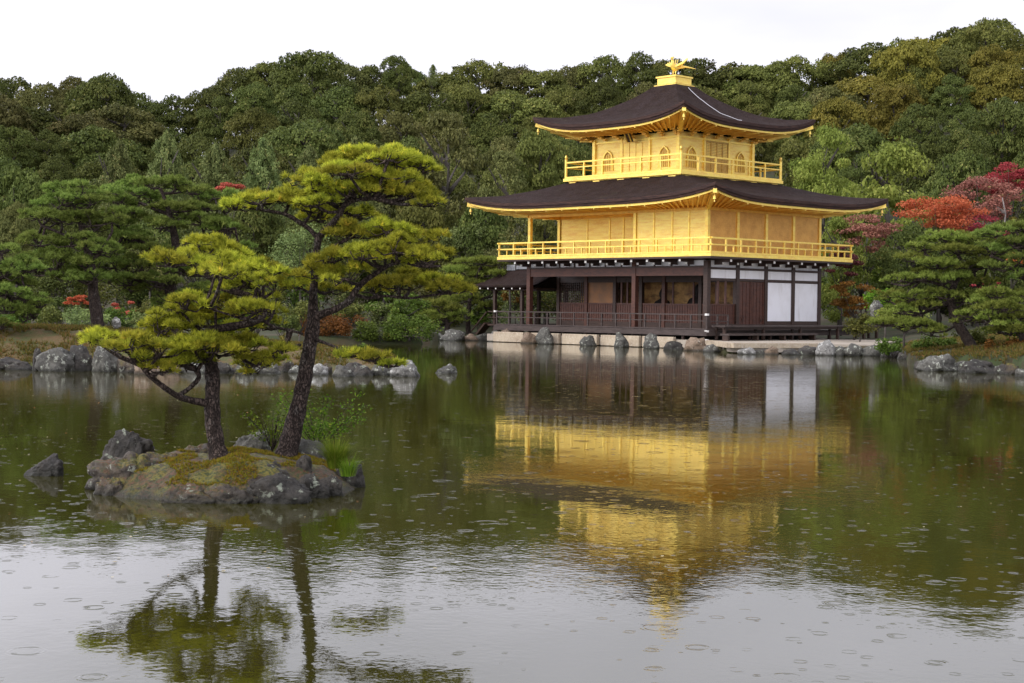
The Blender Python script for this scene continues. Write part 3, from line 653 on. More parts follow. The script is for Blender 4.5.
# ------------------------------------------------------------------ pines with needle pads
def catmull(pts, n=5):
    pts = [np.array(p, float) for p in pts]; q = [pts[0]]+pts+[pts[-1]]; out = []
    for i in range(1, len(q)-2):
        for j in range(n):
            t = j/n; out.append(.5*((2*q[i])+(-q[i-1]+q[i+1])*t+(2*q[i-1]-5*q[i]+4*q[i+1]-q[i+2])*t*t+(-q[i-1]+3*q[i]-3*q[i+1]+q[i+2])*t**3))
    out.append(pts[-1]); return out
def pine(name, label, d, trunk, branches, pads, m, seed, L, wd, nn, tuft_sp, group=None, base_z=None, twig_r=.012, depthf=.75, bark=BARK):
    """trunk/branches: rows (px, py, depth offset, radius px); pads: (px, py, rx, ry, depth offset)"""
    rg = np.random.default_rng(seed); k = d/F
    W = lambda r: at(r[0], r[1], d+r[2])
    b0 = W(trunk[0]); e = empty(name, b0, label, 'tree', group)
    nodes = []
    for j, rows in enumerate([trunk]+branches):
        pts = catmull([W(r) for r in rows], 5); rad = [v[0] for v in catmull([np.array([r[3]*k*.40, 0, 0]) for r in rows], 5)]
        if j == 0: rad = [r*(1+.35*math.exp(-i/2.)) for i, r in enumerate(rad)]
        b = MB(); b.tube(pts, rad, 12 if j == 0 else 8, .22, seed+j); b.build('trunk' if j == 0 else 'branch', bark, e, True)
        nodes += list(pts[(6 if j == 0 else 2):])
    nodes = np.array(nodes)
    for (px, py, rx, ry, off) in pads:
        c = at(px, py, d+off); rxm = rx*k*1.1; th = 2*ry*k*1.0
        # clumps over an uneven dome
        nsub = int(np.clip((rx*rx*depthf)/((tuft_sp/k)**2)/9, 7, 60)); sub = []
        for i in range(nsub):
            a = rg.random()*6.283; rr = math.sqrt(rg.random()); x = rr*math.cos(a); y = rr*math.sin(a)
            sub.append((x*rxm*.88, y*rxm*depthf*.88, th*(.42*(1-rr**2)-.22+rg.normal()*.13), rg.uniform(.6, 1.3)))
        sub = np.array(sub); rc = 1.0*rxm*math.sqrt(depthf)/math.sqrt(nsub)
        cen = []; ax = []; cid = []
        for i, (x, y, z, s) in enumerate(sub):
            r_ = rc*s; nt_ = int(max(8, 2*math.pi*r_*r_*.9/(tuft_sp**2)))
            q = sph(rg, nt_); q[:, 2] = np.abs(q[:, 2])*.9-.12; rad = rg.uniform(.55, 1, (nt_, 1))
            off3 = q*rad*np.array([r_, r_, min(r_*.6, th*.4)])
            cen.append(c + RT*x + FH*y + np.array([0, 0, z]) + off3); ax.append(norm(q*np.array([.8, .8, .5])+np.array([0, 0, .75]))); cid.append(np.full(nt_, rg.random()))
        cen = np.concatenate(cen); ax = np.concatenate(ax); cid = np.concatenate(cid)
        V = needles(cen, ax, nn, L, wd, .5, rg)
        tuftr = rg.random(len(cen)); rnd = np.clip(np.repeat(cid*.25+tuftr*.65, nn)+rg.random(len(cen)*nn)*.16-.03, 0, 1)
        me = np_mesh('needle_pad', V-b0, tri_faces(len(V)), m, rnd); po = link('needle_pad', me, e)
        bt = MB(); cb = c + np.array([0, 0, -th*.30]); nd = nodes[np.argmin(np.linalg.norm(nodes-cb, axis=1))]
        mid = (nd+cb)/2 + np.array([0, 0, -.08*np.linalg.norm(nd-cb)]) + rg.normal(size=3)*.03*np.linalg.norm(nd-cb)
        bt.tube([nd, mid, cb], [twig_r*1.7, twig_r*1.4, twig_r*1.1], 6)
        for (x, y, z, s) in sub:
            tip = c + RT*x + FH*y + np.array([0, 0, z+th*.02]); mm_ = cb*.5+tip*.5+np.array([0, 0, -th*.14])+rg.normal(size=3)*rc*.25
            bt.tube([cb, mm_, tip], [twig_r*.9, twig_r*.6, twig_r*.25], 5)
            for _ in range(3):
                t2 = tip+rg.normal(size=3)*rc*.5*np.array([1, 1, .4]); bt.tube([mm_*.4+tip*.6, t2], [twig_r*.35, twig_r*.15], 4)
        bt.build('twigs', bark, po)
    return e
def fill(pads, seed):
    rg = random.Random(seed)
    return pads + [(px+rg.uniform(-12, 12), py+rg.uniform(-5, 7), rx*.85, ry*.9, o_+rg.choice((-1, 1))*rg.uniform(.15, .4)) for (px, py, rx, ry, o_) in pads]
# the two pines of the rocky island
pine('island_pine', 'shorter yellow-green pine with an S-bent bough, left on the rocky island', 15.9,
     [(222, 468, -.1, 30), (218, 454, -.05, 23), (214, 430, 0, 20), (212, 405, 0, 19), (213, 385, .05, 19), (211, 365, .1, 17), (206, 350, .1, 14), (201, 340, .05, 12), (212, 330, 0, 11), (235, 326, -.05, 10), (255, 321, -.1, 10), (264, 312, -.1, 9), (258, 300, -.05, 8.5), (240, 293, 0, 8), (222, 288, .05, 7), (206, 274, .1, 5), (190, 264, .1, 4)],
     [[(212, 404, 0, 12), (195, 401, -.1, 9), (180, 397, -.2, 8), (165, 388, -.3, 7), (150, 376, -.4, 6), (141, 366, -.4, 4)],
      [(178, 396, -.15, 6), (192, 386, -.1, 6), (199, 376, -.05, 6), (191, 366, 0, 6), (177, 360, .1, 4.5)],
      [(197, 372, -.05, 5), (204, 360, 0, 5), (216, 352, .1, 4), (232, 346, .2, 3)],
      [(236, 292, 0, 4), (246, 284, .1, 3), (262, 276, .2, 2.5)],
      [(260, 318, -.1, 5), (272, 326, .05, 4), (288, 330, .1, 3.5), (303, 334, .15, 3)],
      [(258, 322, -.1, 4), (240, 318, -.3, 3), (215, 310, -.4, 2.5), (190, 299, -.45, 2)]],
     fill([(175, 254, 26, 12, .1), (205, 250, 30, 12, .3), (232, 262, 30, 14, .1), (258, 272, 24, 14, -.1), (215, 268, 26, 12, -.3), (275, 285, 16, 10, .1), (248, 283, 22, 8, .25),
      (215, 300, 30, 10, -.2), (185, 303, 24, 10, -.45), (245, 308, 20, 9, -.3), (262, 300, 18, 12, .35), (160, 325, 30, 12, -.2), (200, 322, 30, 14, .1), (232, 330, 24, 10, .3), (268, 322, 18, 12, .2),
      (105, 336, 22, 9, -.4), (128, 346, 26, 11, -.5), (160, 350, 30, 12, -.4), (195, 343, 26, 11, -.3), (222, 348, 26, 13, 0), (247, 340, 22, 10, .3), (255, 360, 22, 10, .2), (190, 360, 26, 9, 0), (150, 362, 20, 8, -.2), (282, 348, 12, 7, .25)], 1),
     L_ISL, 5, .064, .0095, 16, .046)
pine('island_pine', 'taller yellow-green pine with a leaning trunk, right on the rocky island', 16.3,
     [(279, 478, -.15, 38), (284, 462, -.08, 30), (290, 440, 0, 25), (298, 408, 0, 21), (304, 380, 0, 19), (309, 350, 0, 18), (313, 325, 0, 16), (313, 300, .05, 11), (315, 270, .05, 9.5), (317, 248, .05, 9), (320, 236, .05, 9), (330, 226, 0, 8.5), (339, 216, -.05, 8), (344, 206, -.1, 7), (356, 200, -.1, 5), (375, 199, -.2, 4)],
     [[(318, 238, .05, 7), (308, 228, .05, 6), (296, 220, 0, 6), (284, 214, 0, 5), (262, 210, -.05, 4), (240, 206, -.1, 3)],
      [(312, 320, 0, 13), (322, 314, -.05, 10), (338, 308, -.1, 9), (350, 300, -.15, 9), (356, 290, -.15, 8), (366, 280, -.2, 7), (378, 272, -.2, 6), (390, 265, -.25, 5), (402, 262, -.3, 4.5), (420, 266, -.3, 4), (440, 266, -.35, 3)],
      [(354, 294, -.1, 5), (368, 298, 0, 4.5), (385, 296, .1, 4), (410, 298, .1, 3.5), (440, 294, .1, 3), (452, 294, .1, 2)],
      [(317, 268, .05, 5), (324, 263, -.05, 5), (332, 256, -.1, 4), (333, 247, -.1, 4), (345, 241, -.2, 3)],
      [(311, 338, 0, 6), (325, 343, -.2, 4), (340, 349, -.4, 3.5), (358, 358, -.5, 3), (375, 362, -.5, 2)],
      [(300, 345, 0, 4), (285, 348, -.2, 3), (270, 355, -.25, 2)],
      [(342, 212, -.1, 4), (330, 200, .2, 3), (318, 190, .3, 3)]],
     fill([(335, 162, 22, 8, .1), (365, 158, 28, 8, 0), (395, 160, 30, 9, .1), (420, 165, 16, 6, .1), (350, 172, 26, 8, -.2), (385, 174, 28, 8, -.2), (302, 178, 18, 9, .2), (325, 185, 24, 9, .1),
      (262, 198, 26, 9, 0), (290, 196, 26, 10, .1), (315, 200, 24, 10, -.2), (345, 190, 24, 9, -.2), (378, 188, 28, 9, -.1), (408, 192, 26, 9, -.1), (430, 200, 16, 8, -.1), (240, 206, 14, 6, -.1), (318, 214, 18, 7, .4), (352, 212, 20, 6, .3),
      (355, 232, 26, 9, .2), (390, 232, 28, 10, .2), (420, 236, 26, 9, .1), (370, 248, 30, 10, -.2), (405, 248, 32, 11, -.2), (438, 252, 26, 10, -.1), (335, 256, 26, 10, -.3), (315, 272, 22, 9, -.3), (345, 272, 30, 11, -.4), (300, 283, 18, 7, -.3),
      (410, 276, 24, 7, .4), (440, 280, 24, 8, .2), (400, 284, 30, 8, .1), (450, 288, 22, 7, .1), (372, 288, 18, 8, .3), (330, 288, 18, 7, .2),
      (352, 354, 16, 5, -.45), (375, 357, 18, 5, -.5), (392, 364, 12, 4, -.5), (275, 356, 14, 6, -.2)], 2)[:62],
     L_ISL, 6, .064, .0095, 16, .046)
# garden pines on the islet and the banks
GP = dict(L=.13, wd=.030, nn=10, tuft_sp=.110, twig_r=.025)
def zone(pads, seed, n=2):
    """thicken a list of pads with a second set set back in depth"""
    rg = random.Random(seed); out = list(pads)
    for (px, py, rx, ry, o_) in pads:
        out.append((px+rg.uniform(-8, 8), py+rg.uniform(-3, 5), rx*.9, ry, o_+rg.uniform(.8, 1.6)))
    return out
pine('garden_pine', 'dark green pine with cloud-like pads on the islet, left of the big one', 47.5,
     [(99, 345, 0, 17), (97, 318, 0, 15), (94, 298, 0, 14), (92, 270, .1, 11), (86, 245, .1, 9), (80, 222, 0, 6), (74, 205, 0, 4)],
     [[(92, 285, 0, 6), (75, 278, 0, 5), (55, 270, 0, 3)], [(86, 246, 0, 5), (65, 235, 0, 4), (42, 226, 0, 3)], [(93, 262, 0, 5), (105, 245, 0, 4), (112, 232, 0, 3)]],
     zone([(58, 189, 18, 9, 0), (82, 190, 22, 9, 0), (62, 200, 22, 8, -.4), (92, 200, 18, 8, 0), (38, 214, 16, 7, 0), (62, 216, 24, 9, -.3), (92, 220, 24, 10, -.2), (112, 216, 14, 8, 0), (40, 240, 22, 10, 0), (70, 240, 26, 10, -.4), (98, 244, 22, 11, -.3),
           (30, 256, 18, 9, 0), (58, 258, 24, 10, -.4), (88, 262, 24, 10, -.4), (66, 275, 20, 7, -.5), (92, 278, 16, 7, -.5), (36, 268, 14, 6, 0)], 3), L_PINE, 11, **GP)
pine('garden_pine', 'big green pine with layered pads on the islet, behind the shorter island pine', 50,
     [(176, 342, 0, 18), (176, 318, 0, 16), (172, 296, 0, 15), (170, 275, .1, 13), (176, 250, .1, 11), (172, 225, 0, 8), (165, 200, 0, 5), (160, 188, 0, 4)],
     [[(172, 285, 0, 7), (145, 282, 0, 5), (120, 275, 0, 3)], [(175, 255, 0, 7), (150, 245, 0, 5), (125, 235, 0, 3)], [(175, 250, 0, 7), (205, 236, 0, 5), (235, 228, 0, 3)], [(172, 225, 0, 5), (195, 212, 0, 4), (220, 205, 0, 3)], [(170, 215, 0, 5), (145, 205, 0, 4), (125, 196, 0, 3)]],
     zone([(128, 190, 22, 8, 0), (152, 184, 24, 7, 0), (178, 184, 24, 7, 0), (198, 190, 18, 7, 0), (120, 200, 18, 7, -.3), (215, 194, 20, 8, .3), (150, 200, 20, 7, .8), (178, 208, 28, 7, -.3), (205, 206, 22, 7, 0), (132, 212, 22, 7, -.2), (232, 206, 16, 8, .3),
           (118, 222, 20, 8, -.3), (160, 224, 24, 8, -.5), (200, 220, 26, 9, -.3), (228, 226, 22, 9, 0), (130, 236, 24, 10, -.3), (112, 246, 14, 9, 0), (150, 246, 24, 10, -.5), (115, 262, 22, 10, -.4), (140, 264, 24, 10, -.6), (100, 272, 14, 8, -.3), (128, 280, 22, 9, -.5),
           (155, 280, 24, 11, -.6), (182, 268, 20, 9, 0), (210, 270, 22, 10, .3), (170, 296, 20, 9, -.3), (205, 290, 22, 10, .3), (240, 245, 20, 9, .3), (238, 268, 20, 10, .4)], 4), L_PINE, 12, **GP)
pine('garden_pine', 'green pine reaching in from the left edge of the photo', 45,
     [(-14, 352, 0, 16), (-14, 325, 0, 14), (-10, 300, 0, 12), (-4, 275, 0, 9), (2, 258, 0, 6)],
     [[(-10, 300, 0, 6), (8, 298, 0, 5), (24, 300, 0, 3)], [(-6, 280, 0, 5), (12, 275, 0, 4), (28, 272, 0, 3)]],
     zone([(0, 248, 18, 6, 0), (14, 262, 22, 7, 0), (28, 268, 16, 7, 0), (4, 272, 20, 8, -.2), (24, 282, 18, 7, 0), (6, 290, 22, 8, -.3), (26, 296, 20, 8, 0), (40, 304, 12, 6, 0), (8, 308, 22, 9, -.3), (28, 314, 16, 8, 0), (2, 324, 18, 7, -.2)], 5), L_PINE, 13, **GP)
GP2 = dict(L=.13, wd=.032, nn=9, tuft_sp=.115, twig_r=.025)
pine('garden_pine', 'light green pine with a leaning trunk on the right bank', 52,
     [(976, 356, 0, 16), (968, 340, 0, 13), (958, 324, 0, 12), (952, 308, 0, 11), (951, 294, 0, 9), (956, 280, 0, 7), (960, 262, 0, 5), (955, 248, 0, 4)],
     [[(951, 302, 0, 7), (935, 308, 0, 5), (922, 314, 0, 3)], [(951, 292, 0, 6), (938, 284, 0, 4), (922, 280, 0, 3)], [(955, 282, 0, 6), (970, 272, 0, 4), (990, 266, 0, 3)], [(958, 268, 0, 5), (945, 262, 0, 4), (925, 256, 0, 3)]],
     zone([(950, 238, 26, 6, 0), (978, 240, 22, 6, 0), (925, 246, 18, 6, 0), (955, 250, 28, 6, -.4), (988, 252, 20, 6, 0), (912, 258, 18, 6, 0), (938, 264, 26, 7, -.4), (968, 264, 24, 7, -.3), (900, 278, 14, 5, 0), (922, 278, 20, 6, -.3), (948, 278, 24, 7, -.5), (978, 282, 20, 7, 0), (892, 294, 14, 5, 0), (915, 296, 22, 6, -.3),
           (940, 294, 20, 6, -.4), (968, 296, 18, 6, 0), (900, 310, 20, 6, 0), (928, 306, 20, 6, -.3), (885, 322, 18, 6, 0), (912, 324, 22, 7, -.4), (932, 332, 18, 6, -.3)], 6), L_PINEY, 14, **GP2)
pine('garden_pine', 'dark pine with a long bough reaching in at the right edge', 50,
     [(1052, 360, 0, 18), (1048, 320, 0, 16), (1044, 285, 0, 13), (1040, 255, 0, 9), (1030, 238, 0, 5)],
     [[(1044, 290, 0, 8), (1025, 278, 0, 6), (1005, 262, 0, 4), (990, 256, 0, 3)], [(1040, 255, 0, 5), (1018, 245, 0, 4), (1005, 238, 0, 3)]],
     zone([(1002, 232, 22, 6, 0), (1022, 226, 18, 7, 0), (1015, 244, 24, 7, -.3), (992, 250, 18, 6, 0), (1020, 258, 22, 7, -.3), (1000, 264, 18, 6, 0), (1022, 274, 18, 6, 0), (1045, 235, 24, 10, 0), (1045, 260, 20, 10, 0)], 7), L_PINE, 15, **GP2)
pine('garden_pine', 'low bright green pine spreading at the right edge', 50,
     [(1030, 352, 0, 12), (1022, 335, 0, 10), (1012, 320, 0, 8), (1002, 308, 0, 6)],
     [[(1010, 318, 0, 5), (992, 316, 0, 4), (978, 314, 0, 3)]],
     zone([(998, 294, 24, 6, 0), (1018, 298, 18, 7, 0), (978, 304, 16, 6, 0), (1000, 308, 26, 7, -.4), (970, 314, 14, 6, 0), (990, 320, 24, 7, -.5), (1018, 316, 20, 8, -.3), (1008, 330, 22, 7, -.4)], 8), L_PINEY, 16, **GP2)
GP3 = dict(L=.24, wd=.045, nn=8, tuft_sp=.16, twig_r=.03)
pine('garden_pine', 'light green pine with flat pads left of the small porch', 86,
     [(470, 342, 0, 7), (468, 325, 0, 6), (470, 300, 0, 5), (476, 280, 0, 4), (480, 268, 0, 3)], [[(470, 305, 0, 4), (485, 298, 0, 3)]],
     zone([(482, 262, 24, 4, 0), (455, 272, 20, 4, 0), (488, 274, 22, 4, 0), (470, 284, 22, 5, 0), (494, 288, 14, 5, 0), (468, 298, 18, 6, 0), (488, 304, 14, 6, 0)], 9), L_PINEY, 17, **GP3)
pine('garden_pine', 'small yellow-green pine above the rear shore stones', 85,
     [(446, 342, 0, 6), (448, 328, 0, 5), (444, 315, 0, 4)], [[(448, 325, 0, 3), (458, 318, 0, 2)]],
     zone([(436, 304, 16, 5, 0), (452, 308, 14, 5, 0), (430, 314, 12, 5, 0), (462, 314, 12, 5, 0), (444, 318, 16, 5, 0)], 10), L_PINEY, 18, **GP3)

# ------------------------------------------------------------------ the golden pavilion
W_, D_ = 11.74, 8.5
pav = empty('golden_pavilion', (-5.87, 4.25, .4), 'three-storey golden pavilion with dark bark roofs on the far shore of the pond', 'pavilion')
SX = [-11.74, -9.72, -7.72, -5.95, -4.45, -2.13, 0]; EY = [0, 2.125, 4.25, 6.375, 8.5]
def column(x, y, z0, z1, m, r=.11, name='column', sq=False):
    b = MB()
    b.box((x-r, y-r, z0), (x+r, y+r, z1)); return b.build(name, m, pav)
# --- first floor
b = MB(); b.box((-13.0, -1.3, .74), (1.1, 9.6, .85)); b.box((-13.02, -1.32, .60), (1.12, -1.22, .80)); b.box((1.02, -1.2, .60), (1.12, 9.6, .80)); b.build('veranda_floor', WOODL, pav)
b = MB()
for x in np.arange(-12.8, .9, 1.55): b = MB(); b.box((x-.06, -1.2, .3), (x+.06, -1.08, .735)); b.build('veranda_strut', WOOD, pav)
for y in np.arange(.4, 9.5, 1.55): b = MB(); b.box((.9, y-.06, .3), (1.01, y+.06, .735)); b.build('veranda_strut', WOOD, pav)
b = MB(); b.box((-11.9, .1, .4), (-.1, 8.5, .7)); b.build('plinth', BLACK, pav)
def railing(pts, zt, zm, zb, m, post=.06, rail=.055, sp=1.0, name='railing', mid_posts=True, ext=0., wt=None):
    b = MB()
    for si, ((x0, y0), (x1, y1)) in enumerate(zip(pts, pts[1:])):
        L = math.hypot(x1-x0, y1-y0); n = max(1, round(L/sp)); ux, uy = (x1-x0)/L, (y1-y0)/L; dz_ = .006*(si % 2)
        for z, h in ((zt, rail), (zm, rail*.8)): b.beam((x0-ux*ext, y0-uy*ext, z-h/2+dz_), (x1+ux*ext, y1+uy*ext, z-h/2+dz_), rail, h)
        b.beam((x0, y0, zb+rail/2+dz_), (x1, y1, zb+rail/2+dz_), rail*1.1, rail)
        for i in range(1 if si else 0, n+1):
            x, y = x0+ux*L*i/n, y0+uy*L*i/n; b.box((x-post/2, y-post/2, zb), (x+post/2, y+post/2, zt-rail-.002))
            if mid_posts and i < n:
                x, y = x0+ux*L*(i+.5)/n, y0+uy*L*(i+.5)/n; b.box((x-post*.4, y-post*.4, zb), (x+post*.4, y+post*.4, zm-rail*.8-.002))
    return b.build(name, m, pav)
rl = railing([(-12.9, 3.4), (-12.9, -1.2), (1.02, -1.2), (1.02, .3)], 1.57, 1.28, .87, WOODL, .065, .05, .95, 'veranda_railing', False)
b = MB()
for x, y, z in ((-12.95, -1.25, 1.57), (1.06, -1.24, 1.57), (1.06, -1.24, .82), (1.06, -1.24, .42)): b.box((x-.07, y-.07, z-.06), (x+.07, y+.07, z+.03))
b.build('metal_post_caps', WPAINT, pav)
for x in (-11.74, -4.45, 0): column(x, 0, .85, 4.04, WOODR if x else WOOD, .12)
for x in SX[:-1]: column(x, 2.125, .85, 3.75, WOODR if x in (SX[1], SX[4]) else WOOD, .10)
for y in EY[1:]: column(0, y, .85, 4.04, WOOD, .11)
for y in (4.25, 6.375, 8.5): column(-11.74, y, .85, 4.04, WOOD, .11)
# south beams and plaster frieze
b = MB(); b.box((-11.62, -.09, 3.34), (-4.57, .09, 3.72)); b.box((-4.33, -.09, 3.34), (-.12, .09, 3.72)); b.build('lintel_beam', WOODR, pav)
b = MB(); b.box((-11.7, -.13, 3.725), (-.1, .10, 3.80)); b.box((-.10, .12, 3.64), (.13, 8.6, 3.74)); b.build('head_beam', WOOD, pav)
b = MB(); b.box((-11.62, -.04, 3.80), (-.12, .05, 4.05)); b.box((-.05, .12, 3.74), (.04, 8.39, 4.05)); b.build('plaster_frieze', PLAS, pav)
b = MB()
for x in np.arange(-10.6, -.3, 1.06): b.box((x-.05, -.075, 3.803), (x+.05, -.042, 4.05))
b.build('frieze_posts', WOOD, pav)
# bracket arms with white painted ends carrying the gold balcony
def bracket(P1, P2, W1, W2):
    b = MB(); b.box(*P1); b.box(*P2); o = b.build('bracket_arm', WOOD, pav); b = MB(); b.box(*W1); b.box(*W2); b.build('white_end', WPAINT, o)
for x in np.arange(-11.74, .1, 1.0)[:12]:
    bracket(((x-.07, -1.05, 3.96), (x+.07, -.14, 4.098)), ((x-.07, -.6, 3.84), (x+.07, -.14, 3.957)), ((x-.055, -1.08, 3.97), (x+.055, -1.052, 4.08)), ((x-.055, -.63, 3.85), (x+.055, -.602, 3.95)))
for y in np.arange(.4, 8.7, 1.0625):
    bracket(((.14, y-.07, 3.96), (1.05, y+.07, 4.098)), ((.14, y-.07, 3.84), (.6, y+.07, 3.957)), ((1.052, y-.055, 3.97), (1.08, y+.055, 4.08)), ((.602, y-.055, 3.85), (.63, y+.055, 3.95)))
# recessed south wall: wainscot, sliding shutters, openings onto the gilded room
b = MB(); b.box((-11.7, 2.06, .85), (-.1, 2.19, 1.12)); b.build('floor_sill', WOOD, pav)
b = MB()
for i in range(6):
    x0, x1 = SX[i]+.1, SX[i+1]-.1
    if i == 0: x0 = SX[0]+.1
    b.box((x0, 2.09, 1.12), (x1, 2.15, 2.0))
    for x in np.arange(x0+.12, x1, .16): b.box((x-.012, 2.07, 1.13), (x+.012, 2.09, 1.98))
    b.box((x0, 2.07, 1.98), (x1, 2.17, 2.05))
b.box((-.05, .11, 1.12), (.0, 2.02, 2.0)); b.box((-.06, .11, 1.98), (.03, 2.02, 2.05))
for y in np.arange(.25, 2.0, .16): b.box((0, y-.012, 1.13), (.02, y+.012, 1.98))
b.build('wainscot', WOODR, pav)
b = MB(); b.box((-11.64, 2.07, 3.08), (-.1, 2.18, 3.5)); b.box((-.08, .11, 3.12), (.07, 4.14, 3.22)); b.build('upper_wall', WOOD, pav)
b = MB()
for x in np.arange(-11.55, -9.85, .14): b.box((x-.02, 2.08, 2.05), (x+.02, 2.12, 3.08))
for z in np.arange(2.15, 3.05, .14): b.box((-11.62, 2.10, z-.015), (-9.84, 2.13, z+.015))
b.build('lattice_shutter', WOOD, pav)
b = MB(); b.box((-9.62, 2.13, 2.05), (-7.85, 2.17, 3.08)); b.build('tan_shutter_panel', TAN, pav)
b = MB()
for x in (-7.3, -6.9, -3.9, -2.6, -1.2): b.box((x-.05, 2.10, 2.05), (x+.05, 2.16, 3.08))
for y in (.8, 1.35): b.box((-.05, y-.05, 2.05), (.02, y+.05, 3.12))
b.build('mullions', WOODR, pav)
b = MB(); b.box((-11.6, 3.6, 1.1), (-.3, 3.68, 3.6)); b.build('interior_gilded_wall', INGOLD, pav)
b = MB(); b.box((-11.6, 2.2, .86), (-.1, 8.3, 1.0)); b.box((-11.7, 8.42, .85), (-.1, 8.5, 3.64)); b.box((-11.7, .1, 3.6), (-.1, 8.4, 3.63)); b.build('interior_shell', WOODL, pav)
# east face: double doors and white plaster bays
b = MB(); b.box((-.02, 2.24, 1.1), (.03, 4.14, 3.1))
for y in np.arange(2.32, 4.12, .26): b.box((.03, y-.02, 1.12), (.05, y+.02, 3.08))
for y in (2.28, 3.14, 3.24, 4.10): b.box((.03, y-.04, 1.1), (.065, y+.04, 3.1))
dd_ = b.build('double_door', WOODR, pav)
b = MB()
for y in (2.5, 3.9): b.tube([(.07, y-.12, 1.45), (.09, y, 1.25), (.07, y+.12, 1.45)], [.015]*3, 5)
b.build('door_strap', WOOD, dd_)
for y0, y1 in ((4.36, 6.265), (6.485, 8.39)):
    b = MB(); b.box((-.03, y0, 1.26), (.045, y1, 3.10)); b.build('white_wall_panel', PLAS, pav)
for i in range(4):
    b = MB(); b.box((-.03, EY[i]+.11, 3.24), (.045, EY[i+1]-.11, 3.635)); b.build('white_transom_panel', PLAS, pav)
b = MB(); b.box((-.08, 4.36, 3.105), (.08, 8.39, 3.235)); b.box((-.09, .12, .85), (.10, 8.6, 1.11)); b.box((-.08, 4.36, 1.112), (.07, 8.39, 1.255)); b.build('wall_frame', WOOD, pav)
# steps / long benches on the east side
b = MB(); b.box((.98, -.8, 1.0), (1.75, 11.6, 1.08)); bn = b.build('boarding_bench', WOODL, pav)
b = MB()
for y in (-.6, 2.2, 5.0, 8.0, 10.2, 11.3): b.box((1.5, y-.06, .4), (1.62, y+.06, 1.0)); b.box((1.05, y-.06, .4), (1.15, y+.06, 1.0))
b.box((1.52, -.7, .9), (1.60, 11.5, .995)); b.build('bench_leg', WOOD, bn)
b = MB(); b.box((1.8, -1.2, .64), (2.3, 5.4, .72)); st = b.build('lower_step', WOODL, pav)
b = MB()
for y in (-1.1, 1, 3, 5.3): b.box((1.9, y-.06, .4), (2.2, y+.06, .64))
b.build('step_leg', WOOD, st)
# --- gold balcony of the second floor
b = MB(); b.box((-12.92, -1.18, 4.10), (1.18, 9.68, 4.185)); b.build('balcony_underside', WOOD, pav)
b = MB(); b.box((-12.94, -1.2, 4.187), (1.2, 9.7, 4.33)); b.build('balcony_floor', GOLD, pav)
railing([(-12.86, 9.6), (-12.86, -1.12), (1.12, -1.12), (1.12, 9.62), (-12.86, 9.62)], 5.05, 4.74, 4.34, GOLD, .07, .075, 1.06, 'balcony_railing', True, .12)
# second floor walls
def wall(x0, y0, x1, y1, z0, z1, m, name, th=.08):
    b = MB(); b.box((min(x0, x1)-(th/2 if x0 == x1 else 0), min(y0, y1)-(th/2 if y0 == y1 else 0), z0), (max(x0, x1)+(th/2 if x0 == x1 else 0), max(y0, y1)+(th/2 if y0 == y1 else 0), z1)); return b.build(name, m, pav)
z0, z1 = 4.33, 6.34
def panelled(x0, x1, y, z0, z1, posts, name, m, ny=-1):
    b = MB(); b.box((x0, y-.03, z0), (x1, y+.03, z1)); o = b.build(name, m, pav)
    b = MB()
    for i, (a, c) in enumerate(zip(posts, posts[1:])):
        for z in np.arange(z0+.25, z1-.05, .235): b.box((a+.06, y+ny*.03, z-.008), (c-.06, y+ny*.045, z+.008))
    b.build('panel_strips', m, o); return o
panelled(-4.35, -.1, 0, z0, z1, [-4.45, -3.27, -2.13, -1.1, 0], 'south_wall_panels', GOLDW)
panelled(-11.6, -4.5, 2.125, z0, z1, [-11.74, -9.72, -8.15, -7.2, -5.9, -4.45], 'recessed_wall_panels', GOLDW)
wall(-4.45, .1, -4.45, 2.0, z0, z1, GOLDW, 'return_wall'); wall(-11.74, 2.2, -11.74, 8.4, z0, z1, GOLDW, 'west_wall'); wall(-11.6, 8.5, -.1, 8.5, z0, z1, GOLDW, 'north_wall')
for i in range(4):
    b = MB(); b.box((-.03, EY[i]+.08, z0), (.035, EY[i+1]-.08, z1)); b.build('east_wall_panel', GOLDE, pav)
for x, y in [(-11.74, 0), (-4.45, 0), (-3.27, 0), (-2.13, 0), (-1.1, 0), (0, 0), (-11.74, 2.125), (-9.72, 2.125), (-8.15, 2.125), (-7.2, 2.125), (-5.9, 2.125), (0, 2.125), (0, 4.25), (0, 6.375), (0, 8.5), (-11.74, 8.5)]:
    r_ = .085 if (x in (-11.74, 0, -4.45)) else .05
    column(x, y-.015 if y in (0, 2.125) else y, z0, z1+.0, GOLD, r_, 'gold_column')
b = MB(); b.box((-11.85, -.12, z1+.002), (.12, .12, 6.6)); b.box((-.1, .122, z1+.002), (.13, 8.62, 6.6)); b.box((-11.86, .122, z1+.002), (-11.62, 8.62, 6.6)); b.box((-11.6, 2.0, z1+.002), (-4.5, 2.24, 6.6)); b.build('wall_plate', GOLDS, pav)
b = MB(); b.box((-11.6, .13, 6.52), (-.12, 8.4, 6.58)); b.build('veranda_ceiling', GOLDS, pav)

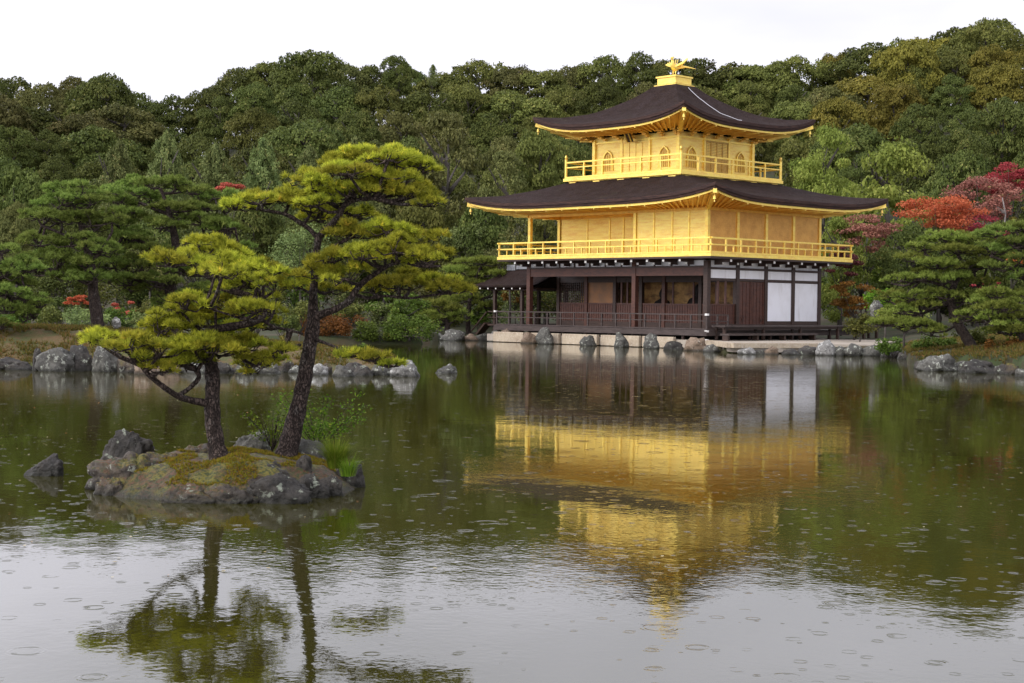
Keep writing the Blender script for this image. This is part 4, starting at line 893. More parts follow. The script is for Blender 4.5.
# --- roofs
CXp, CYp = -5.87, 4.25
def side_xy(k, s, hx, hy):
    if k == 0: return (s*hx, -hy)
    if k == 1: return (hx, s*hy)
    if k == 2: return (-s*hx, hy)
    return (-hx, -s*hy)
def roof(name, inx, iny, outx, outy, G, sag, pw, thick, gold_in, wallx, wally, zwall, fascia):
    NS, NT = 33, 15; b = MB()
    def zt(t, s): return np.interp(t, G[0], G[1]) - sag*t**2*(1-abs(s)**pw)
    def pos(k, s, t, dz=0, inset=0):
        ix, iy = side_xy(k, s, inx, iny); ox, oy = side_xy(k, s, outx-inset, outy-inset)
        return (CXp+ix+(ox-ix)*t, CYp+iy+(oy-iy)*t, zt(t, s)+dz)
    for k in range(4):
        for i in range(NS-1):
            for j in range(NT-1):
                s0, s1 = -1+2*i/(NS-1), -1+2*(i+1)/(NS-1); t0, t1 = j/(NT-1), (j+1)/(NT-1)
                b.add([pos(k, s0, t0), pos(k, s0, t1), pos(k, s1, t1), pos(k, s1, t0)], [(0, 1, 2, 3)])
    import bmesh
    o = b.build(name, ROOF, pav, True)
    bm = bmesh.new(); bm.from_mesh(o.data); bmesh.ops.remove_doubles(bm, verts=bm.verts, dist=.0005)
    for v in bm.verts:
        v.co.z += .022*mn.noise(Vector(v.co)*1.7)
    bm.to_mesh(o.data); bm.free()
    b = MB()
    for k in range(4):
        for i in range(NS-1):
            s0, s1 = -1+2*i/(NS-1), -1+2*(i+1)/(NS-1)
            prof = [(1, .012, -.01), (1, -thick*.5, -.012), (1, -thick*.52, .03), (1, -thick, .045), (1, -thick-.004, .16)]
            for (ta, za, ia), (tb, zb, ib) in zip(prof, prof[1:]):
                b.add([pos(k, s0, ta, za, ia), pos(k, s0, tb, zb, ib), pos(k, s1, tb, zb, ib), pos(k, s1, ta, za, ia)], [(0, 1, 2, 3)])
    b.build('bark_eave_edge', ROOFE, o)
    b = MB(); zo = -thick-.008
    def lo(k, s, u, dz=0):        # u 0 at eave (inset .14) .. 1 at the wall
        ox, oy = side_xy(k, s, outx-.14, outy-.14); wx, wy = side_xy(k, s, wallx, wally)
        ze = zt(1, s)+zo; return (CXp+ox+(wx-ox)*u, CYp+oy+(wy-oy)*u, ze+(zwall-ze)*u**1.1+dz)
    for k in range(4):
        for i in range(NS-1):
            s0, s1 = -1+2*i/(NS-1), -1+2*(i+1)/(NS-1)
            for j in range(6):
                b.add([lo(k, s0, j/6), lo(k, s0, (j+1)/6), lo(k, s1, (j+1)/6), lo(k, s1, j/6)], [(3, 2, 1, 0)])
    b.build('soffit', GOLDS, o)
    b = MB()
    for k in range(4):
        for i in range(NS-1):
            s0, s1 = -1+2*i/(NS-1), -1+2*(i+1)/(NS-1)
            a, c = lo(k, s0, 0, -.003), lo(k, s1, 0, -.003); a2, c2 = lo(k, s0, .045, -.003), lo(k, s1, .045, -.003); h = fascia
            dn = lambda p, q: (p[0], p[1], p[2]-q)
            b.add([a, c, dn(c, h), dn(a, h)], [(0, 1, 2, 3)]); b.add([dn(a, h), dn(c, h), dn(c2, h), dn(a2, h)], [(0, 1, 2, 3)]); b.add([a2, c2, dn(c2, h), dn(a2, h)], [(3, 2, 1, 0)])
    b.build('eave_board', GOLD, o)
    b = MB(); bt = MB()
    for k in range(4):
        L = 2*(outx if k % 2 == 0 else outy); n = int(L/.36)
        for i in range(n):
            s = -1+2*(i+.5)/n
            p, q = lo(k, s, .07, -.055), lo(k, s, 1, -.055)
            b.beam(p, q, .075, .09); p2 = lo(k, s, .02, -fascia-.03); q2 = lo(k, s, .45, -fascia-.02)
            if i % 3 == 0: bt = MB(); bt.beam(p2, q2, .05, .06); bt.build('flying_rafter', GOLD, o)
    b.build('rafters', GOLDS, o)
    for k in range(4):
        b = MB(); b.beam(lo(k, 1, -.03, -.12), lo(k, 1, 1, -.1), .17, .2); b.build('hip_rafter', GOLD, o)
        p = lo(k, 1, .03, -.22); b = MB(); b.lathe(p, [(.012, 0), (.014, -.08), (.05, -.10), (.065, -.22), (.075, -.24), (.0, -.24)], 10); b.tube([(p[0], p[1], p[2]-.24), (p[0], p[1], p[2]-.36)], [.012, .03], 6); b.build('wind_bell', GOLD, o)
    return o, zt, pos
lr, lz, lpos = roof('lower_roof', 3.7, 3.7, 8.25, 6.63, ([0, .2, .4, .66, 1.0], [8.1, 7.84, 7.62, 7.42, 7.36]), .50, 4, .25, None, W_/2+.1, D_/2+.1, 6.55, .10)
# --- third floor
b = MB(); b.box((CXp-3.72, CYp-3.72, 7.8), (CXp+3.72, CYp+3.72, 8.12)); b.box((CXp-3.9, CYp-3.9, 8.122), (CXp+3.9, CYp+3.9, 8.27)); b.build('upper_balcony_floor', GOLD, pav)
for s in np.linspace(-3.3, 3.3, 5):
    for k in range(2):
        b = MB()
        for z, e in ((7.98, .07), (8.024, .13)):
            if k == 0: b.box((CXp+s-.22, CYp-3.722-e, z), (CXp+s+.22, CYp-3.722, z+.045))
            else: b.box((CXp+3.722, CYp+s-.22, z), (CXp+3.722+e, CYp+s+.22, z+.045))
        b.build('balcony_bracket', GOLD, pav)
q = 3.8; P4 = [(CXp-q, CYp+q), (CXp-q, CYp-q), (CXp+q, CYp-q), (CXp+q, CYp+q), (CXp-q, CYp+q)]
railing(P4, 9.1, 8.84, 8.28, GOLD, .075, .07, 1.25, 'upper_balcony_railing', False)
for x, y in P4[:4]:
    b = MB(); b.lathe((x, y, 8.28), [(.07, 0), (.07, .95), (.09, .97), (.05, 1.0), (.075, 1.06), (.06, 1.12), (.012, 1.19)], 12); b.build('newel_post', GOLD, pav)
a3 = 2.787
b = MB(); b.box((CXp-a3+.02, CYp-a3+.02, 8.27), (CXp+a3-.02, CYp+a3-.02, 10.3)); b.build('upper_wall_core', GOLDW, pav)
DARKG = mat('lattice_gold', (.62, .40, .10), .5, .4, var=[((9, 9, 9), (.42, .25, .06), .4, .7)])
def katomado(cx, k, m):
    """bell-arched window: frame and pane, on side k (0 south, 1 east)"""
    out = [(-.36, 0), (-.34, .55), (-.30, .78), (-.17, .93), (0, 1.03), (.17, .93), (.30, .78), (.34, .55), (.36, 0)]
    inn = [(x*.80, y*.93) for x, y in out]; z = 8.62
    T = (lambda u, w, dz: (CXp+u, CYp-a3-w, dz)) if k == 0 else (lambda u, w, dz: (CXp+a3+w, CYp+u, dz))
    b = MB(); n = len(out)
    for i in range(n-1):
        o1, o2, i1, i2 = out[i], out[i+1], inn[i], inn[i+1]
        vs = []
        for w_ in (.0, .05): vs += [T(cx+o1[0], w_, z+o1[1]), T(cx+o2[0], w_, z+o2[1]), T(cx+i2[0], w_, z+i2[1]), T(cx+i1[0], w_, z+i1[1])]
        b.add(vs, [(0, 1, 2, 3), (7, 6, 5, 4), (0, 4, 5, 1), (1, 5, 6, 2), (2, 6, 7, 3), (3, 7, 4, 0)])
    f = b.build('window', GOLD, pav)
    b = MB(); b.add([T(cx+x, -.012, z+y) for x, y in inn], [tuple(range(n))]); b.build('pane', DARKG, f)
    b = MB()
    for x in (-.2, -.07, .07, .2): b.box(T(cx+x-.012, -.01, z), T(cx+x+.012, .02, z+.82-abs(x)*.5))
    b.build('window_bars', GOLD, f)
def doors(k):
    T = (lambda u, w, dz: (CXp+u, CYp-a3-w, dz)) if k == 0 else (lambda u, w, dz: (CXp+a3+w, CYp+u, dz))
    b = MB(); b.box(T(-.85, -.01, 8.5), T(.85, .015, 9.98)); 
    for x in (-.85, -.43, 0, .43, .85): b.box(T(x-.035, .016, 8.5), T(x+.035, .05, 9.98))
    for z in (8.5, 9.05, 9.15, 9.95): b.box(T(-.85, .017, z-.03), T(.85, .046, z+.03))
    d_ = b.build('panelled_door', DARKG if k else GOLDW, pav)
    b = MB()
    for z in np.arange(9.2, 9.92, .075): b.box(T(-.8, .018, z-.012), T(.8, .03, z+.012))
    b.build('door_lattice', GOLD, d_)
for k in (0, 1):
    for cx in (-1.86, 1.86): katomado(cx, k, None)
    doors(k)
    T = (lambda u, w, dz: (CXp+u, CYp-a3-w, dz)) if k == 0 else (lambda u, w, dz: (CXp+a3+w, CYp+u, dz))
    b = MB()
    for z, h in ((8.33, .1), (8.5, .07), (10.04, .08)): b.box(T(-a3+.09, -.01, z-h/2), T(a3-.09, .04, z+h/2))
    b.build('wall_rail', GOLD, pav)
for x in (-a3, -.93, .93, a3):
    for k in (0, 1):
        if k == 1 and x == -a3: continue
        xx, yy = (CXp+x, CYp-a3) if k == 0 else (CXp+a3, CYp+x)
        if k == 1 and abs(x) == a3 and x < 0: continue
        r_ = .09 if abs(x) == a3 else .06
        b = MB(); b.box((xx-r_, yy-r_, 8.27), (xx+r_, yy+r_, 10.2)); b.build('gold_column', GOLD, pav)
# bracket blocks under the upper eaves
for s in np.linspace(-a3, a3*.93, 7):
    for k in range(4):
        b = MB()
        for e, z, w_ in ((.12, 10.12, .16), (.28, 10.21, .26), (.45, 10.3, .34)):
            x, y = side_xy(k, s/a3, a3+e, a3+e); b.box((CXp+x-w_/2, CYp+y-w_/2, z), (CXp+x+w_/2, CYp+y+w_/2, z+.078))
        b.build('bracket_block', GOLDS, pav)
# hanging name board under the south eave
nb = MB(); nb.beam((CXp-.05, CYp-a3-.62, 10.36), (CXp-.05, CYp-a3-.36, 9.92), .42, .05); nbo = nb.build('name_board', WOOD, pav)
nb = MB(); nb.beam((CXp-.18, CYp-a3-.655, 10.33), (CXp-.18, CYp-a3-.40, 9.90), .05, .05); nb.beam((CXp+.08, CYp-a3-.655, 10.33), (CXp+.08, CYp-a3-.40, 9.90), .05, .05); nb.build('name_board_gilding', GOLD, nbo)
ur, uz, upos = roof('upper_roof', .45, .45, 5.0, 5.0, ([0, .06, .14, .24, .397, .553, .787, 1.0], [13.12, 12.95, 12.62, 12.28, 11.86, 11.52, 11.32, 11.36]), .62, 3.2, .27, None, a3+.5, a3+.5, 10.4, .09)
b = MB()
pts = [upos(1, .30*(1-0)+(.42)*0, t, .03) for t in np.linspace(.10, .70, 12)]
b.tube([upos(1, .02, .10+t*.74, .035) for t in np.linspace(0, 1, 16)], [.015]*16, 6); b.build('lightning_conductor', WIRE, ur)
# finial: stepped base and phoenix
b = MB(); b.box((CXp-.72, CYp-.72, 12.72), (CXp+.72, CYp+.72, 12.98)); b.box((CXp-.60, CYp-.60, 12.982), (CXp+.60, CYp+.60, 13.34)); b.box((CXp-.66, CYp-.66, 13.342), (CXp+.66, CYp+.66, 13.42)); b.build('finial_base', GOLD, pav)
def phoenix():
    z = 13.42; d = np.array([0, -1., 0])     # faces south
    fin = MB(); c = np.array([CXp, CYp, z]); X = np.array([1., 0, 0]); Y = np.array([0, -1., 0]); Z = np.array([0, 0, 1.])
    for s in (-1, 1):
        fin.tube([c+X*.07*s, c+X*.08*s+Z*.16+Y*.02, c+X*.07*s+Z*.34], [.022, .018, .05], 7)
        for a in (-.5, 0, .5): fin.tube([c+X*.07*s+Z*.012, c+X*(.07*s+.06*math.sin(a))+Y*.08+Z*.012], [.014, .006], 5)
    body = [(-.26, .42, .05), (-.18, .42, .11), (-.05, .43, .15), (.08, .48, .15), (.16, .56, .11), (.19, .66, .075), (.18, .78, .055), (.17, .86, .06), (.19, .92, .075), (.23, .94, .06), (.29, .92, .03), (.35, .89, .008)]
    fin.tube([c+Y*a+Z*b_ for a, b_, r in body], [r for a, b_, r in body], 10)
    for i in range(3): fin.tube([c+Y*(.17-.03*i)+Z*.96, c+Y*(.10-.05*i)+Z*(1.04-.02*i)], [.02, .006], 5)
    o = fin.build('phoenix_body', GOLD, pav, True)
    for s in (-1, 1):
        wg = MB()
        for i in range(7):
            a = .25+.17*i; root = c+X*.1*s+Y*(.08-.05*i)+Z*.52; tip = root+X*s*(.42*math.cos(a)+.10)+Z*(.42*math.sin(a)+.05)-Y*(.10+.05*i)
            n_ = norm(np.cross(tip-root, Y+X*.3*s))*.05; wg.add([root-n_, root+n_, tip+n_*.9, tip-n_*.9, root-n_+Y*.02, root+n_+Y*.02, tip+n_*.5+Y*.015, tip-n_*.5+Y*.015], [(0, 1, 2, 3), (7, 6, 5, 4), (0, 4, 5, 1), (1, 5, 6, 2), (2, 6, 7, 3), (3, 7, 4, 0)])
        wg.build('phoenix_wing', GOLD, o)
    tl = MB()
    for i in range(7):
        a = (i-3)*.14; p0 = c-Y*.22+Z*.44; p1 = c-Y*.45+X*a*.8+Z*(.62-.03*abs(i-3)); p2 = c-Y*.78+X*a*1.7+Z*(.60-.06*abs(i-3)); tl.tube([p0, p1, p2], [.035, .05, .012], 6)
    tl.build('phoenix_tail', GOLD, o)
phoenix()
# --- small porch over the water on the west side
b = MB(); x0, x1, ya, yb, zr, ze = -15.6, -12.1, .6, 4.6, 3.84, 2.92
rid = [(-16.15, 2.6), (-12.0, 2.6)]
def prow(yy): return 1
RV = []
NSg = 9
import itertools
def porch_roof():
    b = MB(); n = 8
    for sgn in (-1, 1):
        for i in range(n):
            for (ua, ub) in ((0, 1),):
                t0, t1 = i/n, (i+1)/n
                f = lambda t: ze+(zr-ze)*(1-t)**1.25
                y0_, y1_ = 2.6+sgn*2.1*t0, 2.6+sgn*2.1*t1
                xl0, xl1 = -15.9-.95*t0, -15.9-.95*t1
                b.add([(xl0, y0_, f(t0)), (xl1, y1_, f(t1)), (-12.0, y1_, f(t1)), (-12.0, y0_, f(t0))], [(0, 1, 2, 3) if sgn < 0 else (3, 2, 1, 0)])
                b.add([(xl0, y0_, f(t0)-.12), (xl1, y1_, f(t1)-.12), (-12.0, y1_, f(t1)-.12), (-12.0, y0_, f(t0)-.12)], [(0, 1, 2, 3)])
    for y_ in (.5, 4.7): b.box((-16.86, y_-.02, ze-.125), (-12.0, y_+.02, ze+.01))
    n2 = 10
    f = lambda t: ze+(zr-ze)*(1-t)**1.25
    for i in range(-n2, n2):     # the western hip
        t0, t1 = abs(i)/n2, abs(i+1)/n2; y0_, y1_ = 2.6+2.1*i/n2, 2.6+2.1*(i+1)/n2
        b.add([(-15.9-.95*t0, y0_, f(t0)), (-15.9-.95*t1, y1_, f(t1)), (-15.9-.95*t1, y1_, f(t1)-.16), (-15.9-.95*t0, y0_, f(t0)-.16)], [(0, 1, 2, 3)])
    return b.build('porch_roof', ROOF, pav, True)
pr = porch_roof()
b = MB(); b.box((-16.0, 2.45, zr-.02), (-12.05, 2.75, zr+.16)); b.box((-16.06, 2.38, zr-.08), (-15.4, 2.82, zr+.22)); b.build('porch_ridge', TILE, pr)
b = MB(); 
for x in np.arange(-16.6, -12.2, .62): b.box((x-.04, .40, ze-.22), (x+.04, 2.4, ze-.13))
b.build('porch_rafters', WOOD, pr)
b = MB()
for x in np.arange(-16.6, -12.2, .62): b.box((x-.035, .38, ze-.21), (x+.035, .398, ze-.14))
b.build('white_rafter_ends', WPAINT, pr)
for x, y in ((-15.4, .95), (-15.4, 4.2), (-13.3, .95), (-13.3, 4.2)):
    b = MB(); b.box((x-.08, y-.08, -.1), (x+.08, y+.08, ze-.05)); b.build('porch_post', WOOD, pav)
b = MB(); b.box((-15.9, .85, ze-.26), (-12.1, 1.0, ze-.12)); b.box((-15.9, 4.15, ze-.26), (-12.1, 4.3, ze-.12)); b.box((-15.7, .7, .78), (-12.9, 4.5, .86)); b.box((-15.7, .7, 1.5), (-12.9, .76, 1.56)); b.box((-15.7, .7, 1.2), (-12.9, .75, 1.24)); b.build('porch_floor', WOOD, pav)
b = MB(); b.beam((-15.9, .9, .9), (-17.0, .9, -.1), .5, .1); b.beam((-15.7, .62, 1.5), (-16.9, .62, .45), .06, .06); b.build('porch_steps', WOOD, pav)

# seated statues inside
def statue(x, y, s, label):
    b = MB(); b.lathe((x, y, 1.0), [(.62*s, 0), (.66*s, .28*s), (.5*s, .46*s), (.36*s, .62*s), (.38*s, .95*s), (.33*s, 1.18*s), (.12*s, 1.28*s), (.11*s, 1.34*s), (.17*s, 1.42*s), (.175*s, 1.56*s), (.12*s, 1.70*s), (.05*s, 1.8*s), (.0, 1.82*s)], 18)
    b.tube([(x-.34*s, y, 1.0+1.1*s), (x-.44*s, y-.12*s, 1.0+.8*s), (x-.1*s, y-.42*s, 1.0+.55*s)], [.12*s, .11*s, .07*s], 8); b.tube([(x+.34*s, y, 1.0+1.1*s), (x+.44*s, y-.12*s, 1.0+.8*s), (x+.1*s, y-.42*s, 1.0+.55*s)], [.12*s, .11*s, .07*s], 8)
    o = b.build('seated_statue', BLACK, None, True, (x, y, 1.0)); tag(o, label, 'statue')
statue(-5.35, 3.0, 1.0, 'dark seated statue in the left opening of the dim first-floor room')
statue(-3.1, 3.0, 1.1, 'dark seated statue in the opening nearest the pavilion corner')

# ------------------------------------------------------------------ terrace and shore stones
b = MB(); b.prism([(-13.3, -1.5), (1.6, -1.5), (2.4, -2.5), (5.5, -4.9), (6.6, -3.2), (7.1, -1.3), (9.2, .3), (12, 3.4), (7, 12), (2, 16), (-13.3, 12)], .05, .40); t_ = b.build('terrace', PAVE, None, loc=(0, 0, .05)); tag(t_, kind='structure')
for i, (xa, xb) in enumerate(((-12.6, -10.4), (-10.15, -7.9), (-7.65, -5.3), (-5.05, -2.6), (-2.4, -.5))):
    b = MB(); b.box((xa, -1.72, .02), (xb, -1.52, .52)); import bmesh
    o = b.build('kerb_block', STONEC, None, loc=((xa+xb)/2, -1.6, .02)); md = o.modifiers.new('bevel', 'BEVEL'); md.width = .02; md.segments = 2
    tag(o, 'long cream stone kerb block below the veranda, %s from the left' % ORD[i], 'kerb block', 'cream kerb blocks under the veranda')
b = MB(); b.beam((1.6, -1.72, .33), (5.5, -5.05, .33), .3, .2); b.beam((5.6, -5.05, .33), (7.2, -1.5, .33), .3, .2); o = b.build('terrace_kerb', STONEC, None, loc=(1.6, -1.6, .2)); tag(o, 'pale stone kerb edging the terrace in front of the bench', 'kerb')
SR = [ # px, waterline depth, width px, height px, material, label
 (512, 80.2, 30, 21, ROCKT, 'tan boulder at the left end of the cream kerb'), (497, 81.5, 16, 14, ROCKG, 'grey stone between the porch post and the tan boulder'), (482, 83, 20, 9, ROCKG, 'grey stone left of the porch post'),
 (546, 76.8, 18, 18, ROCKG, 'upright grey stone, leftmost one set against the cream kerb'), (530, 78, 16, 12, ROCKT, 'low tan stone right of the tan boulder'), (589, 74.4, 17, 15, ROCKG, 'grey stone against the cream kerb, middle of the left half'), (620, 72.6, 16, 15, ROCKG, 'grey stone against the middle of the cream kerb'),
 (652, 70.6, 17, 19, ROCKG, 'tall pale grey stone against the right half of the cream kerb'), (674, 69.5, 20, 11, ROCKD, 'flat dark stone in the water before the veranda'), (693, 68, 26, 16, ROCKT, 'pinkish tan boulder below the pavilion corner'),
 (711, 66.5, 18, 10, ROCKG, 'grey stone right of the pinkish boulder'), (746, 63.8, 18, 9, ROCKP, 'small pale stone in front of the terrace kerb'), (772, 64, 17, 10, ROCKT, 'small tan stone in front of the terrace'), (758, 64.5, 20, 7, ROCKD, 'low dark stone between the pale and the tan terrace stones'), (790, 64, 22, 8, ROCKD, 'low dark stone right of the tan terrace stone'),
 (808, 64, 26, 11, ROCKD, 'dark flat stone left of the terrace end'), (826, 63.5, 22, 19, ROCKP, 'tall pale lichened stone at the end of the terrace'), (840, 63.5, 14, 13, ROCKG, 'small grey stone right of the tall pale one'), (853, 63.5, 20, 16, ROCKG, 'grey boulder on the shore below the bench end'),
 (872, 63.5, 22, 15, ROCKG, 'grey boulder under the low green shrub'), (891, 62.5, 24, 12, ROCKD, 'dark boulder under the low dark green shrub'), (908, 60, 20, 12, ROCKD, 'dark stone left of the big lichened boulder'), (922, 54, 22, 13, ROCKD, 'dark stone behind the big lichened boulder'),
 (938, 48.6, 42, 22, ROCKG, 'big lichened grey boulder at the right shore'), (980, 47.3, 52, 17, ROCKD, 'long dark boulder right of the lichened one'), (1008, 47, 26, 11, ROCKD, 'low dark boulder at the end of the right row'), (1022, 45, 16, 10, ROCKG, 'pale grey rock at the right edge of the photo'),
 (10, 41.6, 46, 16, ROCKD, 'low brown rock at the left edge of the islet shore'), (38, 41.2, 12, 30, ROCKD, 'narrow upright dark rock on the islet shore'), (57, 41, 36, 30, ROCKG, 'large grey rock on the islet shore right of the upright one'), (80, 41.4, 28, 33, ROCKD, 'dark lichened rock on the islet shore'),
 (104, 41.2, 28, 30, ROCKG, 'pale lichened rock behind the lowest pads of the shorter island pine'), (126, 40.8, 24, 19, ROCKM, 'mossy green rock on the islet shore'), (146, 40, 22, 20, ROCKT, 'brown rock standing forward in the water at the islet'), (168, 41, 28, 18, ROCKT, 'tan rock right of the forward brown rock'), (195, 41, 26, 15, ROCKG, 'grey rock behind the left boughs of the shorter island pine'),
 (222, 41, 26, 14, ROCKD, 'dark rock hidden behind the left island trunk'), (246, 41, 24, 14, ROCKG, 'grey rock between the two island trunks, left one'), (270, 41, 24, 13, ROCKG, 'grey rock just left of the leaning island trunk'), (318, 40.8, 24, 16, ROCKP, 'pale rock just right of the leaning island trunk'),
 (343, 40, 22, 14, ROCKG, 'grey rock with pale cap in the islet row'), (362, 40.8, 22, 13, ROCKD, 'dark rock between pale rocks on the islet'), (382, 41, 28, 15, ROCKG, 'grey rock left of the pale end boulder'), (404, 40.4, 34, 21, ROCKP, 'pale round boulder at the right end of the islet'),
 (446, 42.6, 24, 11, ROCKG, 'small grey rock alone in the water right of the islet'),
 (436, 82.5, 20, 10, ROCKG, 'grey rock on the rear shore, leftmost'), (455, 82, 26, 13, ROCKG, 'grey rock under the small yellow-green pine'), (471, 82.5, 18, 9, ROCKT, 'brown rock on the rear shore near the porch')]
for i, (px, d, wp, hp, m, lab) in enumerate(SR):
    rock(px, d, wp, hp, m, lab, 200+i, z0=-.15, name='boulder' if wp > 25 else 'rock', sub=4 if d < 50 else 3, depth=.75, rot=random.Random(i).uniform(-.3, .3))
o = rock(876, 66, 10, 24, ROCKG, 'pale standing stone among the shrubs right of the pavilion', 77, z0=.3, depth=.8, name='standing_stone'); o.location = P(876, 66, at(876, 308, 66)[2]); o.scale = (1.1, 1, 1.15)
o = rock(996, 50, 20, 14, ROCKD, 'dark rock on the moss right of the leaning pine', 78, z0=.5, name='rock'); o.location = P(996, 51.5, at(996, 347, 51.5)[2])
o = rock(117, 50, 10, 6, ROCKP, 'small pale stone on the islet beside the pine trunk', 79, z0=.5, name='rock'); o.location = P(117, 47, at(117, 324, 47)[2])

# ------------------------------------------------------------------ the rocky island
isl = []
def island_h(u, v):       # u lateral metres from px 225, v depth metres from 16
    r = math.hypot(u/1.30, (v)/1.35)
    h = .30*(1-r**3.2) + .08*mn.noise(Vector((u*2.2, v*2.2, 3))) + .05*abs(mn.noise(Vector((u*4.5, v*4.5, 3)))) + .02*mn.noise(Vector((u*13, v*13, 3)))
    return max(h, -.35)
uu = np.linspace(-1.6, 1.7, 110); vv = np.linspace(-1.6, 1.7, 100); V = []
cI = P(228, 16, 0)
for v in vv:
    for u in uu: p = cI + RT*u + FH*v; V.append((p[0], p[1], island_h(u, v)))
nc = len(uu); Fc = np.array([(i*nc+j, i*nc+j+1, (i+1)*nc+j+1, (i+1)*nc+j) for i in range(len(vv)-1) for j in range(nc-1)])
MOSSI = rockmat('island_moss', (.045, .028, .018), (.11, .062, .042), (.25, .24, .18), .63, moss=.85)
tag(link('island_ground', np_mesh('island_ground', np.array(V), Fc, MOSSI, smooth=True)), kind='structure')
IR = [ # px, front depth, w px, h px, depth ratio, material, label
 (132, 15.3, 84, 48, .9, ROCKM, 'big sloping grey rock at the left end of the pine island'), (128, 16.9, 50, 58, .45, ROCKD, 'upright dark slab leaning behind the left end of the pine island'),
 (150, 14.9, 44, 24, .7, ROCKM, 'low brown rock at the left front of the pine island'), (188, 14.55, 64, 26, .6, ROCKM, 'broad low mossy rock at the front of the pine island'), (232, 14.5, 60, 24, .6, ROCKM, 'low moss-topped rock at the front middle of the pine island'),
 (278, 14.6, 66, 38, .6, ROCKD, 'large dark rock with white lichen at the front right of the pine island'), (312, 15.0, 38, 34, .7, ROCKD, 'dark rounded rock at the right front of the pine island'), (200, 16.3, 62, 50, .6, ROCKM, 'grey-green rock left of the shorter trunk'),
 (250, 16.9, 46, 52, .6, ROCKG, 'lichened rock between the two trunks of the pine island'), (318, 16.3, 56, 46, .6, ROCKG, 'grey rock behind the grass tuft'), (345, 15.9, 34, 30, .8, ROCKD, 'dark rock at the right tip of the pine island under the grass'),
 (268, 15.3, 44, 42, .7, ROCKD, 'purplish ledge in front of the leaning trunk'), (168, 15.8, 50, 46, .8, ROCKM, 'mossy hump in the left middle of the pine island'),
 (112, 15.0, 34, 26, .8, ROCKM, 'grey rock at the left waterline corner of the pine island'), (300, 15.6, 36, 36, .6, ROCKD, 'dark wedge rock at the foot of the leaning trunk'), (256, 14.9, 36, 30, .7, ROCKM, 'reddish rock in the front middle of the pine island'), (330, 15.2, 30, 22, .8, ROCKD, 'low dark rock at the right waterline of the pine island')]
for i, (px, d, wp, hp, dep, m, lab) in enumerate(IR):
    rock(px, d, wp*1.03, hp*.94, m, lab, 300+i, 'rocks of the pine island', z0=-.12, depth=dep, rot=random.Random(i).uniform(-.25, .25), name='rock', sub=5, lump=.3, tilt=.25 if i == 1 else 0)
rock(47, 16.6, 38, 25, ROCKD, 'dark pointed rock alone in the water left of the pine island', 399, z0=-.12, depth=.7, name='rock', sub=5, lump=.15)
# moss cushions as ground cover, grass tuft and leafy shrub
rgm = np.random.default_rng(9); cen = []
for _ in range(16000):
    u, v = rgm.uniform(-1.2, 1.2), rgm.uniform(-1.2, .9); h = island_h(u, v)
    if h > .12 and mn.noise(Vector((u*2.6+5, v*2.6, 0))) > -.03: p = cI + RT*u+FH*v; cen.append((p[0], p[1], h+.0))
cen = np.array(cen); ax = np.tile(np.array([[0, 0, 1.]]), (len(cen), 1))
V = needles(cen, ax, 7, .026, .007, .6, rgm)
L_MOSS = leafmat('moss_fronds', (.10, .10, .010), (.34, .30, .022), (.24, .10, .03), .2, cfrac=.35)
tag(link('moss', np_mesh('moss', V, tri_faces(len(V)), L_MOSS, rgm.random(len(V)//3))), 'yellow-brown moss cushions covering the top of the pine island', 'moss', kind='stuff')
def grass(px, py, d, n, L, label, seed):
    rg = np.random.default_rng(seed); c = at(px, py, d); V = []; Fq = []
    for i in range(n):
        a = rg.random()*6.283; r = .05*rg.random(); l_ = L*rg.uniform(.6, 1.1); dx = np.array([math.cos(a), math.sin(a), 0]); sd_ = np.array([-math.sin(a), math.cos(a), 0])*.0035
        p0 = dx*r*1.5; sp_ = rg.uniform(.3, 1.0); k0 = len(V)
        for t in (0, .33, .66, 1): q = p0 + dx*l_*sp_*t**1.6*.8 + np.array([0, 0, l_*(t-.55*sp_*t**2.3)]); V += [q-sd_*(1-t*.9), q+sd_*(1-t*.9)]
        for j in range(3): Fq.append((k0+2*j, k0+2*j+1, k0+2*j+3, k0+2*j+2))
    e = link('grass_tuft', np_mesh('grass_tuft', np.array(V), np.array(Fq), L_GRASS, np.repeat(rg.random(n), 3)), None, c); return tag(e, label, 'grass')
grass(336, 468, 15.5, 700, .40, 'bright green arching grass tuft at the right end of the pine island', 1)
grass(348, 476, 15.4, 260, .28, 'shorter grass tuft at the very tip of the pine island', 2)
def leafy(px, py, d, w, h, n, label, seed, m=L_FRESH):
    rg = np.random.default_rng(seed); base = at(px, py, d); e = empty('leafy_shrub', base, label, 'shrub'); b = MB(); P_ = []; k = d/F
    for i in range(16):
        a = rg.random()*6.283; R_ = w*k*.5*rg.uniform(.4, 1); tip = base+RT*R_*math.cos(a)+FH*R_*math.sin(a)*.8+np.array([0, 0, h*k*rg.uniform(.45, 1)]); mid = (base+tip)/2+np.array([0, 0, .05])
        b.tube([base, mid, tip], [.006, .004, .002], 4)
        for j in range(n//16):
            t = rg.uniform(.3, 1); q = base*(1-t)**2+2*mid*t*(1-t)+tip*t*t; P_.append(q+rg.normal(size=3)*.05*np.array([1, 1, .45]))
    b.build('stems', BARK, e); P_ = np.array(P_)-base; V = cards(P_, norm(rg.normal(size=P_.shape)*.6+np.array([0, 0, .8])), .036, rg, .6)
    link('leaves', np_mesh('leaves', V, quad_faces(len(V)), m, rg.random(len(P_))), e)
leafy(318, 452, 16.9, 96, 66, 1500, 'low leafy green shrub behind the leaning trunk', 1)
leafy(272, 452, 17.0, 60, 46, 420, 'sparse leafy sprig between the two trunks', 2)

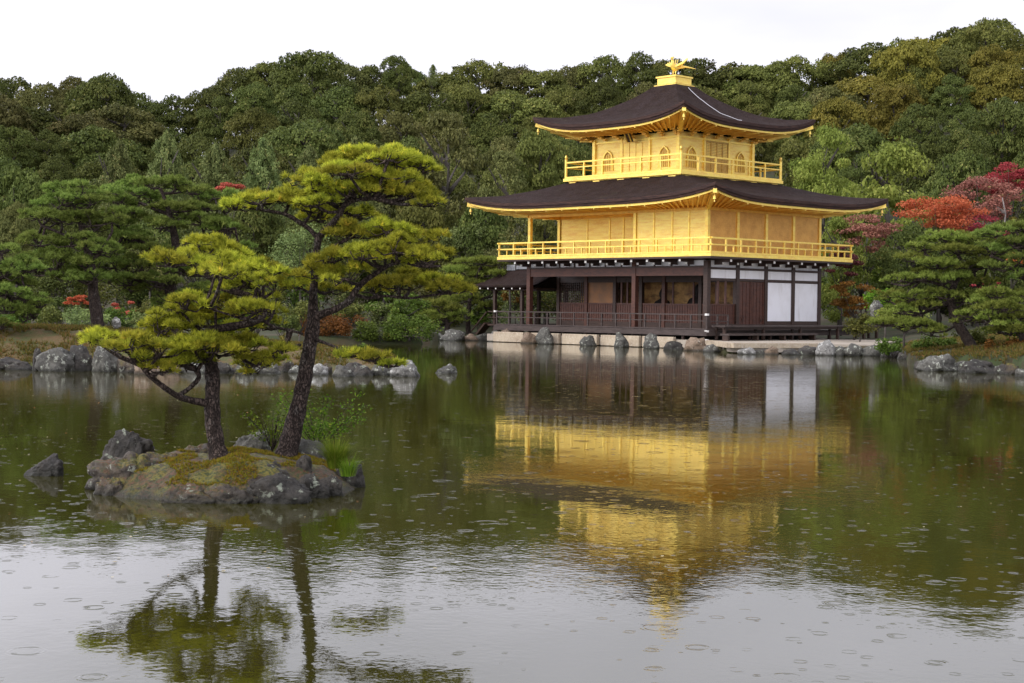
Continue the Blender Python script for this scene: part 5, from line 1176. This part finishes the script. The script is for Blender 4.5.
# short tufts of moss and grass on the islet and the right bank
rgc = np.random.default_rng(33); cen = []
for _ in range(16000):
    px, d = rgc.uniform(-60, 410), rgc.uniform(42.3, 52); z = islet_h(px, d)
    if z > .1 and mn.noise(Vector((px*.03, d*.7, 2))) > -.12: cen.append(P(px, d, z))
for _ in range(12000):
    px, d = rgc.uniform(880, 1060), rgc.uniform(47, 66); z = ground(px, d)
    if z > .2 and mn.noise(Vector((px*.03, d*.7, 9))) > -.12: cen.append(P(px, d, z))
cen = np.array(cen); V = needles(cen, np.tile(np.array([[0, 0, 1.]]), (len(cen), 1)), 5, .12, .03, .55, rgc)
L_COV = leafmat('bank_moss', (.10, .075, .022), (.13, .15, .022), (.24, .13, .05), .2, cfrac=.3)
tag(link('ground_cover', np_mesh('ground_cover', V, tri_faces(len(V)), L_COV, rgc.random(len(V)//3))), 'low brownish moss and grass on the islet and the right bank', 'ground cover', kind='stuff')
k_ = 0
for px in list(range(-20, 400, 15))+list(range(925, 1040, 17)):
    if rgc.random() < .25: continue
    d = 41.6+rgc.random()*.6 if px < 420 else shore(px)+rgc.random()*.5
    m = (ROCKG, ROCKD, ROCKM)[k_ % 3]; k_ += 1
    rock(px+rgc.uniform(-5, 5), d, rgc.uniform(12, 22), rgc.uniform(7, 15), m, 'small '+('grey', 'dark', 'mossy')[k_-1-(k_-1)//3*3]+' stone filling a gap in the '+('islet' if px < 420 else 'right bank')+' shore row', 700+k_, 'small stones filling the shore rows', z0=-.12, sub=3, depth=.8)

# floating fallen leaves
rgl = np.random.default_rng(4); Pts = []
for _ in range(420):
    px = rgl.uniform(-20, 1044); y = 345+rgl.random()**2*240
    if rgl.random() < .35: px = rgl.uniform(0, 300); y = rgl.uniform(385, 470)
    d = CZ*F/(y-YH(px)); p = P(px, d, .006); Pts.append(p)
Pts = np.array(Pts); nr = norm(rgl.normal(size=Pts.shape)*.06+np.array([0, 0, 1])); V = cards(Pts, nr, .034, rgl, .7)
L_FL = leafmat('fallen_leaf', (.35, .27, .10), (.55, .50, .32), (.5, .2, .06), .1)
tag(link('fallen_leaves', np_mesh('fallen_leaves', V, quad_faces(len(V)), L_FL, rgl.random(len(Pts)))), 'tiny pale fallen leaves floating on the pond', 'leaves', kind='stuff')
